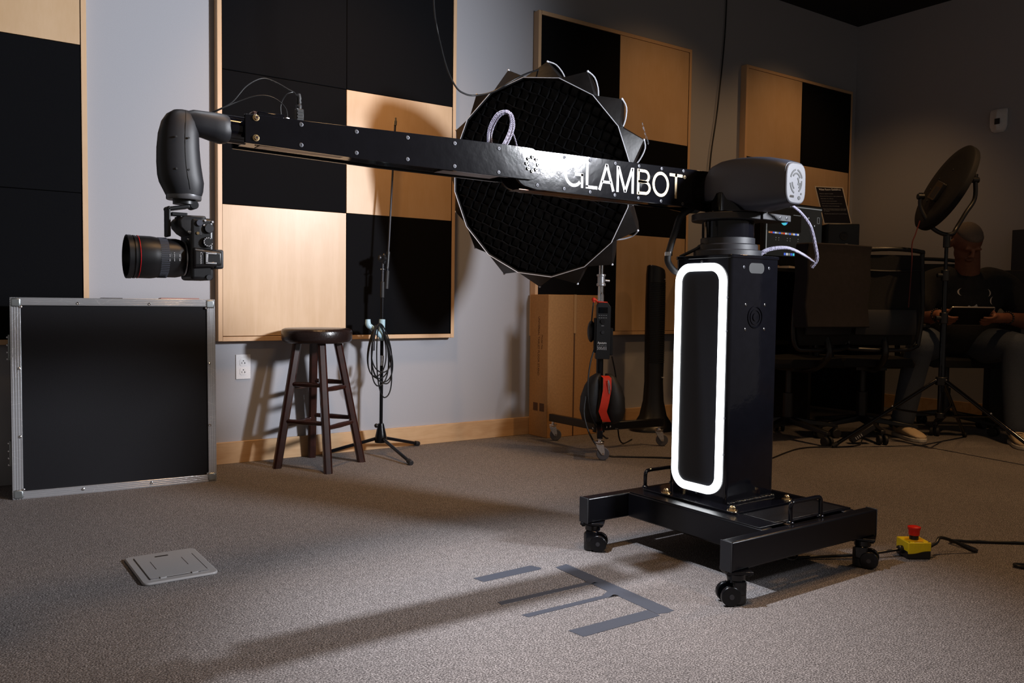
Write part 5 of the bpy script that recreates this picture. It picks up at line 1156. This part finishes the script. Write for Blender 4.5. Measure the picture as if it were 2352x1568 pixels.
for x, y in ((0.03, 0.11), (-0.04, 0.14), (0.10, 0.0), (-0.1, 0.08)): B().sph((x, y, 0.031), 0.004, 8).build('panel_screw', 'screw', t, local=True)
# yoke as a half hoop hanging from the two pivots
pL, pR = V(3.305, -1.445, 1.375), V(3.560, -1.605, 1.470)
pb = TC+V(0, 0, 1.170)
pts = [pR+V(0.005, 0.0, 0.03), pR, pR+V(0.0, 0.0, -0.10), V(3.510, -1.585, 1.290), V(3.465, -1.56, 1.205), pb+S_*0.03+V(0, 0, 0.005), pb-S_*0.02+V(0, 0, 0.003), V(3.345, -1.495, 1.205), V(3.315, -1.47, 1.26), pL+V(0, 0, -0.05), pL, pL+V(0, 0, 0.02)]
yk = thing('light_yoke', 'curved black yoke bracket between the round light and its tripod', 'bracket', pb)
B().tube(pts, 0.0115, seg=12, smooth=5).build('hoop', 'black', yk)
for p in (pL, pR): B().cyl(p-S_*0.018, p+S_*0.018, 0.016, seg=18).build('pivot_knob', 'black', yk, bevel=0.003)
o = B().tube([pL+V(0.0, 0, -0.13), pL+V(-0.02, 0.01, -0.20), pL+V(-0.035, 0.02, -0.26), pL+V(-0.03, 0.02, -0.36), pL+V(-0.03, 0.03, -0.60)], 0.0032, seg=8, smooth=5).build('light_lead', pm('dark_red_lead', (0.10, 0.012, 0.008), 0.5)); tag(o, 'dark red lead hanging from the tilted round light', 'cable')
# power brick strapped near a tripod leg
a = TC+V(-0.03, 0.025, 0.378); f = tf[0]; dd = (f-a).normalized()
bq = V(3.205, -1.205, 0.062)
t = thing('power_brick', 'grey power brick leaning on the tripod leg near the floor', 'power supply', bq, rot=Matrix((-dd, V(0, 0, 1).cross(-dd).normalized(), (-dd).cross(V(0, 0, 1).cross(-dd).normalized()))).transposed())
B().box((-0.075, -0.028, -0.016), (0.075, 0.028, 0.016)).build('brick_body', 'satin', t, local=True, bevel=0.004)
pr = B()
for k in range(4): pr.box((-0.05+k*0.012, -0.0285, -0.008), (-0.045+k*0.012, -0.0278, 0.008))
pr.build('printed_label', 'grey', t, local=True)
lead([V(1.60, -1.32, 0.0045), V(2.2, -1.28, 0.0045), V(2.75, -1.13, 0.0045), V(3.00, -1.22, 0.0045), V(3.13, -1.235, 0.006), V(3.19, -1.22, 0.03)], 0.0035, 'thin black lead crossing the carpet to the power brick')

# ================================================================== seated person
from mathutils.bvhtree import BVHTree
PR = V(4.14, -1.20, 0.0)
person = thing('person', 'person in dark t-shirt and jeans sitting with head bowed over a tablet', 'person', PR)
def fused(b, name, mat, parent, voxel, smooth=6, fac=0.6):
    """fuse the rough volumes into one continuous skin"""
    bm = b.bm; bmesh.ops.recalc_face_normals(bm, faces=bm.faces)
    me = bpy.data.meshes.new('tmp'); bm.to_mesh(me); bm.free()
    o = bpy.data.objects.new('tmp', me); COL.objects.link(o)
    r = o.modifiers.new('r', 'REMESH'); r.mode = 'VOXEL'; r.voxel_size = voxel
    s = o.modifiers.new('s', 'SMOOTH'); s.factor = fac; s.iterations = smooth
    dg = bpy.context.evaluated_depsgraph_get(); m2 = bpy.data.meshes.new_from_object(o.evaluated_get(dg))
    bpy.data.objects.remove(o); bpy.data.meshes.remove(me)
    inv = WM[parent.name].inverted(); m2.transform(inv); m2.name = name
    m2.materials.clear(); m2.materials.append(M[mat])
    for p in m2.polygons: p.use_smooth = True
    ob = bpy.data.objects.new(name, m2); COL.objects.link(ob); ob.parent = parent; WM[ob.name] = WM[parent.name].copy()
    return ob
FM = Matrix((S_, -F_, V(0, 0, 1))).transposed()           # person frame: x to viewer's right, y away, z up
def limb(b, pts, rs, k=5):
    P = spline([V(p) for p in pts], k); n = len(P); out = []
    for i in range(n):
        t_ = i/(n-1)*(len(rs)-1); j = min(int(t_), len(rs)-2); out.append(rs[j]+(rs[j+1]-rs[j])*(t_-j))
    b.tube(P, out, seg=16); b.sph(P[0], out[0], 12); b.sph(P[-1], out[-1], 12); return b
hd = V(3.985, -1.360, 1.178); nk = V(4.07, -1.325, 0.985)
shA, shB = V(3.945, -1.155, 0.895), V(4.330, -1.425, 0.895)
elA, elB = V(3.735, -1.165, 0.680), V(4.330, -1.610, 0.690)
tabc = V(3.735, -1.500, 0.730)
wrA, wrB = V(3.640, -1.395, 0.735), V(3.960, -1.605, 0.722)
hpA, hpB = V(4.035, -1.125, 0.520), V(4.230, -1.262, 0.520)
knA, knB = V(3.620, -1.300, 0.560), V(3.985, -1.665, 0.555)
anA, anB = V(3.650, -1.190, 0.095), V(3.965, -1.690, 0.090)
# bowed head: chin towards the chest, crown up and forward
hrot = FM @ Matrix.Rotation(math.radians(42), 3, 'X')
b = B()
b.sph(hd+V(0, 0, 0.010), 0.100, 24, (0.80, 1.0, 0.98), rot=hrot)
def hp(x, y, z): return hd+hrot @ V(x, y, z)
b.sph(hp(0, -0.030, -0.062), 0.070, 20, (0.86, 0.90, 0.98), rot=hrot)                   # jaw and cheeks
b.sph(hp(0, -0.062, -0.098), 0.034, 14, (1.1, 0.9, 0.8), rot=hrot)                      # chin
b.tube([hp(0, -0.096, 0.004), hp(0, -0.112, -0.022), hp(0, -0.118, -0.036)], [0.009, 0.012, 0.016], seg=10)  # nose
for s in (-1, 1):
    b.sph(hp(s*0.013, -0.108, -0.037), 0.009, 10); b.sph(hp(s*0.084, 0.004, -0.028), 0.030, 14, (0.30, 0.65, 1.0), rot=hrot)
    b.sph(hp(s*0.032, -0.091, 0.006), 0.017, 12, (1.3, 0.5, 0.7), rot=hrot)             # brow and eye
b.sph(hp(0, -0.100, -0.064), 0.020, 12, (1.3, 0.6, 0.35), rot=hrot); b.sph(hp(0, -0.098, -0.074), 0.018, 12, (1.1, 0.6, 0.35), rot=hrot)
limb(b, [hd+V(0.03, 0.01, -0.06), nk, V(4.10, -1.30, 0.90)], [0.068, 0.070, 0.10])
b.sph(V(4.135, -1.285, 0.83), 0.17, 24, (1.12, 0.80, 0.95), rot=FM); b.sph(V(4.13, -1.27, 0.66), 0.175, 24, (1.05, 0.95, 0.85), rot=FM)
limb(b, [shA.lerp(nk, .35), shA, (shA+elA)/2+V(-0.012, 0, 0), elA], [0.075, 0.070, 0.056, 0.046])
limb(b, [shB.lerp(nk, .35), shB, (shB+elB)/2+V(0.012, 0, 0), elB], [0.075, 0.070, 0.056, 0.046])
limb(b, [elA, elA.lerp(wrA, .35), wrA], [0.047, 0.049, 0.030]); limb(b, [elB, elB.lerp(wrB, .35), wrB], [0.047, 0.049, 0.030])
limb(b, [hpA, knA], [0.085, 0.060]); limb(b, [hpB, knB], [0.085, 0.060]); limb(b, [knA, anA], [0.055, 0.036]); limb(b, [knB, anB], [0.055, 0.036])
# hands: palm, four unequal bent fingers under the tablet, thumb over its edge
tS = S_; tD = (-F_*0.80+V(0, 0, -0.60)).normalized(); tN = tS.cross(tD).normalized()
if tN.z < 0: tN = -tN
for s, wr in ((-1, wrA), (1, wrB)):
    edge = tabc+tS*(s*0.125)
    pc = edge+tS*(s*0.022)-tN*0.012
    limb(b, [wr, wr.lerp(pc, .55), pc], [0.029, 0.030, 0.028], 4)
    b.sph(pc, 0.036, 16, (0.85, 1.05, 0.55), rot=Matrix((tS, tD, tN)).transposed())
    for k, (L_, off) in enumerate(((0.060, -0.030), (0.070, -0.010), (0.066, 0.011), (0.050, 0.030))):
        p0 = pc+tD*off-tN*0.004; p1 = p0-tS*(s*0.026)-tN*0.016; p2 = p1-tS*(s*L_*0.42)-tN*0.004; p3 = p2-tS*(s*L_*0.35)+tN*0.006
        b.tube([p0, p1, p2, p3], [0.0100, 0.0095, 0.0088, 0.0072], seg=10); b.sph(p3, 0.0072, 8)
    q0 = pc-tD*0.022+tN*0.004; q1 = q0-tD*0.014+tN*0.020-tS*(s*0.014); q2 = q1-tS*(s*0.030)+tN*0.000
    b.tube([q0, q1, q2], [0.0130, 0.0110, 0.0090], seg=10); b.sph(q2, 0.0090, 8)
fused(b, 'body', 'skin', person, 0.0055, 4, 0.5)
# short hair cap
b = B()
b.sph(hd+V(0, 0, 0.010), 0.1025, 28, (0.815, 1.005, 0.985), rot=hrot)
hb = b.bm
geo = [v for v in hb.verts if (hrot.inverted() @ (v.co-hd)).z < 0.030 and (hrot.inverted() @ (v.co-hd)).y < 0.02 or (hrot.inverted() @ (v.co-hd)).z < -0.03]
bmesh.ops.delete(hb, geom=geo, context='VERTS')
b.build('hair', 'hair', person, solid=0.002)
# t-shirt
b = B()
b.sph(V(4.135, -1.285, 0.83), 0.185, 28, (1.14, 0.82, 0.95), rot=FM); b.sph(V(4.13, -1.275, 0.655), 0.195, 28, (1.06, 0.98, 0.86), rot=FM)
limb(b, [nk+V(0.015, 0.01, -0.05), V(4.10, -1.30, 0.90)], [0.083, 0.13]); limb(b, [shA.lerp(nk, .45), shA, shA.lerp(elA, .82)], [0.095, 0.096, 0.084]); limb(b, [shB.lerp(nk, .45), shB, shB.lerp(elB, .82)], [0.095, 0.096, 0.084])
b.sph(V(4.13, -1.22, 0.56), 0.19, 24, (1.05, 0.9, 0.5), rot=FM)
tee = fused(b, 't_shirt', 'tee', person, 0.010, 5)
tb = bmesh.new(); tb.from_mesh(tee.data); tb.transform(WM[person.name]); bvh = BVHTree.FromBMesh(tb)
def onshirt(x, z):
    o_ = V(4.13, -1.28, z)+S_*x+F_*0.6; h_ = bvh.ray_cast(o_, -F_, 1.2); return h_[0]+F_*0.002 if h_[0] is not None else None
def crescent(x, z, r, flip):
    b2 = B(); n = 14; A, C2 = [], []
    for i in range(n+1):
        a_ = math.radians(-95+190*i/n); A.append((x+flip*r*math.cos(a_)*-1, z+r*math.sin(a_))); C2.append((x+flip*r*(math.cos(a_)*-0.62), z+r*math.sin(a_)))
    Lr = [[onshirt(*p) for p in A], [onshirt(*p) for p in C2]]
    if any(q is None for q in Lr[0]+Lr[1]): return
    b2.loft([[p for p in Lr[0]], [p for p in Lr[1]]], closed=False, cap=False); b2.build('printed_moon', 'paper', tee)
for x, z, r, fl in ((-0.085, 0.872, 0.022, 1), (0.065, 0.868, 0.022, -1), (0.105, 0.822, 0.024, 1), (0.110, 0.765, 0.022, -1), (-0.150, 0.775, 0.020, 1)): crescent(x, z, r, fl)
pts = [(-0.060, 0.775), (-0.045, 0.792), (-0.032, 0.784), (-0.015, 0.788), (-0.002, 0.800), (0.006, 0.786), (-0.006, 0.774), (-0.018, 0.756), (-0.030, 0.752), (-0.044, 0.764)]
pp = [onshirt(*p) for p in pts]
if all(p is not None for p in pp): 
    b2 = B(); vs_ = [b2.bm.verts.new(p) for p in pp]; b2.bm.faces.new(vs_); b2.build('printed_motif', 'grey', tee)
tb.free()
# jeans
b = B()
limb(b, [hpA+V(0.03, 0.02, 0.0), hpA.lerp(knA, .55)+V(0, 0, 0.015), knA+V(0, 0, 0.005)], [0.118, 0.105, 0.078]); limb(b, [hpB+V(0.03, 0.02, 0), hpB.lerp(knB, .55)+V(0, 0, 0.015), knB+V(0, 0, 0.005)], [0.118, 0.105, 0.078])
limb(b, [knA, knA.lerp(anA, .4)+V(0.01, 0.01, 0), anA+V(0, 0, 0.01)], [0.078, 0.072, 0.064]); limb(b, [knB, knB.lerp(anB, .4)+V(0.01, 0.01, 0), anB+V(0, 0, 0.01)], [0.078, 0.072, 0.064])
b.sph(V(4.155, -1.20, 0.535), 0.17, 22, (1.15, 0.9, 0.52), rot=FM)
fused(b, 'jeans', 'denim', person, 0.009, 4)
for an, yaw in ((anA, 0.10), (anB, -0.30)):
    fd = Matrix.Rotation(yaw, 3, 'Z') @ F_; sd = V(-fd.y, fd.x, 0); base = V(an.x, an.y, 0)-fd*0.07
    sec = lambda s_, w_, z0, z1, k: [base+fd*s_+sd*(w_*math.cos(2*PI*j/20))+V(0, 0, (z0+z1)/2+(z1-z0)/2*math.sin(2*PI*j/20)) for j in range(20)]
    sh_ = fused(B().loft([sec(0.0, 0.020, 0.02, 0.075, 0), sec(0.02, 0.034, 0.018, 0.095, 0), sec(0.09, 0.040, 0.018, 0.098, 0), sec(0.15, 0.044, 0.018, 0.074, 0), sec(0.22, 0.047, 0.018, 0.056, 0), sec(0.265, 0.036, 0.018, 0.044, 0), sec(0.280, 0.015, 0.020, 0.034, 0)]), 'shoe', 'shoe', person, 0.005, 3)
    ol = [base+fd*s_+sd*w_ for s_, w_ in ((-0.008, 0), (0.0, 0.028), (0.04, 0.040), (0.12, 0.042), (0.20, 0.050), (0.255, 0.042), (0.284, 0.020), (0.290, 0), (0.284, -0.020), (0.255, -0.042), (0.20, -0.050), (0.12, -0.042), (0.04, -0.040), (0.0, -0.028))]
    B().loft([[p+V(0, 0, 0.002) for p in ol], [p+V(0, 0, 0.024) for p in ol]]).build('shoe_sole', 'sole', sh_, bevel=0.004)
    for k in range(4):
        s_ = 0.120+k*0.022; z_ = 0.086-k*0.009
        B().tube([base+fd*s_-sd*0.026+V(0, 0, z_-0.012), base+fd*(s_+0.006)+V(0, 0, z_+0.001), base+fd*s_+sd*0.026+V(0, 0, z_-0.012)], 0.002, seg=6, smooth=3).build('shoe_lace', 'ink', sh_)
# bracelets
def bracelet(name, label, c, axis, n, r, rad, mat):
    q_ = axis.normalized().to_track_quat('Z', 'Y').to_matrix(); b2 = B()
    for k in range(n):
        a_ = 2*PI*k/n; b2.sph(c+q_ @ V(rad*math.cos(a_), rad*math.sin(a_), 0), r, 8)
    o = b2.build(name, mat, None); tag(o, label, 'bracelet')
bracelet('bead_bracelet', 'dark beaded bracelet on the wrist left of the tripod pole', wrA+(elA-wrA).normalized()*0.022, elA-wrA, 18, 0.0065, 0.036, 'leather')
bracelet('bead_bracelet', 'dark beaded bracelet on the wrist nearest the right edge', wrB+(elB-wrB).normalized()*0.022, elB-wrB, 18, 0.0060, 0.036, 'satin')
# tablet
t = thing('tablet', 'thin pale-edged tablet held level in both hands of the seated person', 'tablet', tabc, rot=Matrix((tS, tD, tS.cross(tD))).transposed())
B().prism(rrect(-0.124, -0.086, 0.124, 0.086, 0.010), -0.0032, 0.0032, 'XY').build('tablet_shell', pm('warm_grey_aluminium', (0.55, 0.50, 0.45), 0.3, 0.8), t, local=True, bevel=0.0012)
sgn = 1 if tS.cross(tD).z > 0 else -1
B().box((-0.117, -0.079, sgn*0.0033), (0.117, 0.079, sgn*0.0036)).build('tablet_screen', 'glass', t, local=True)
B().box((-0.118, -0.080, -sgn*0.0033), (0.118, 0.080, -sgn*0.0042)).build('tablet_cover', 'matte', t, local=True)
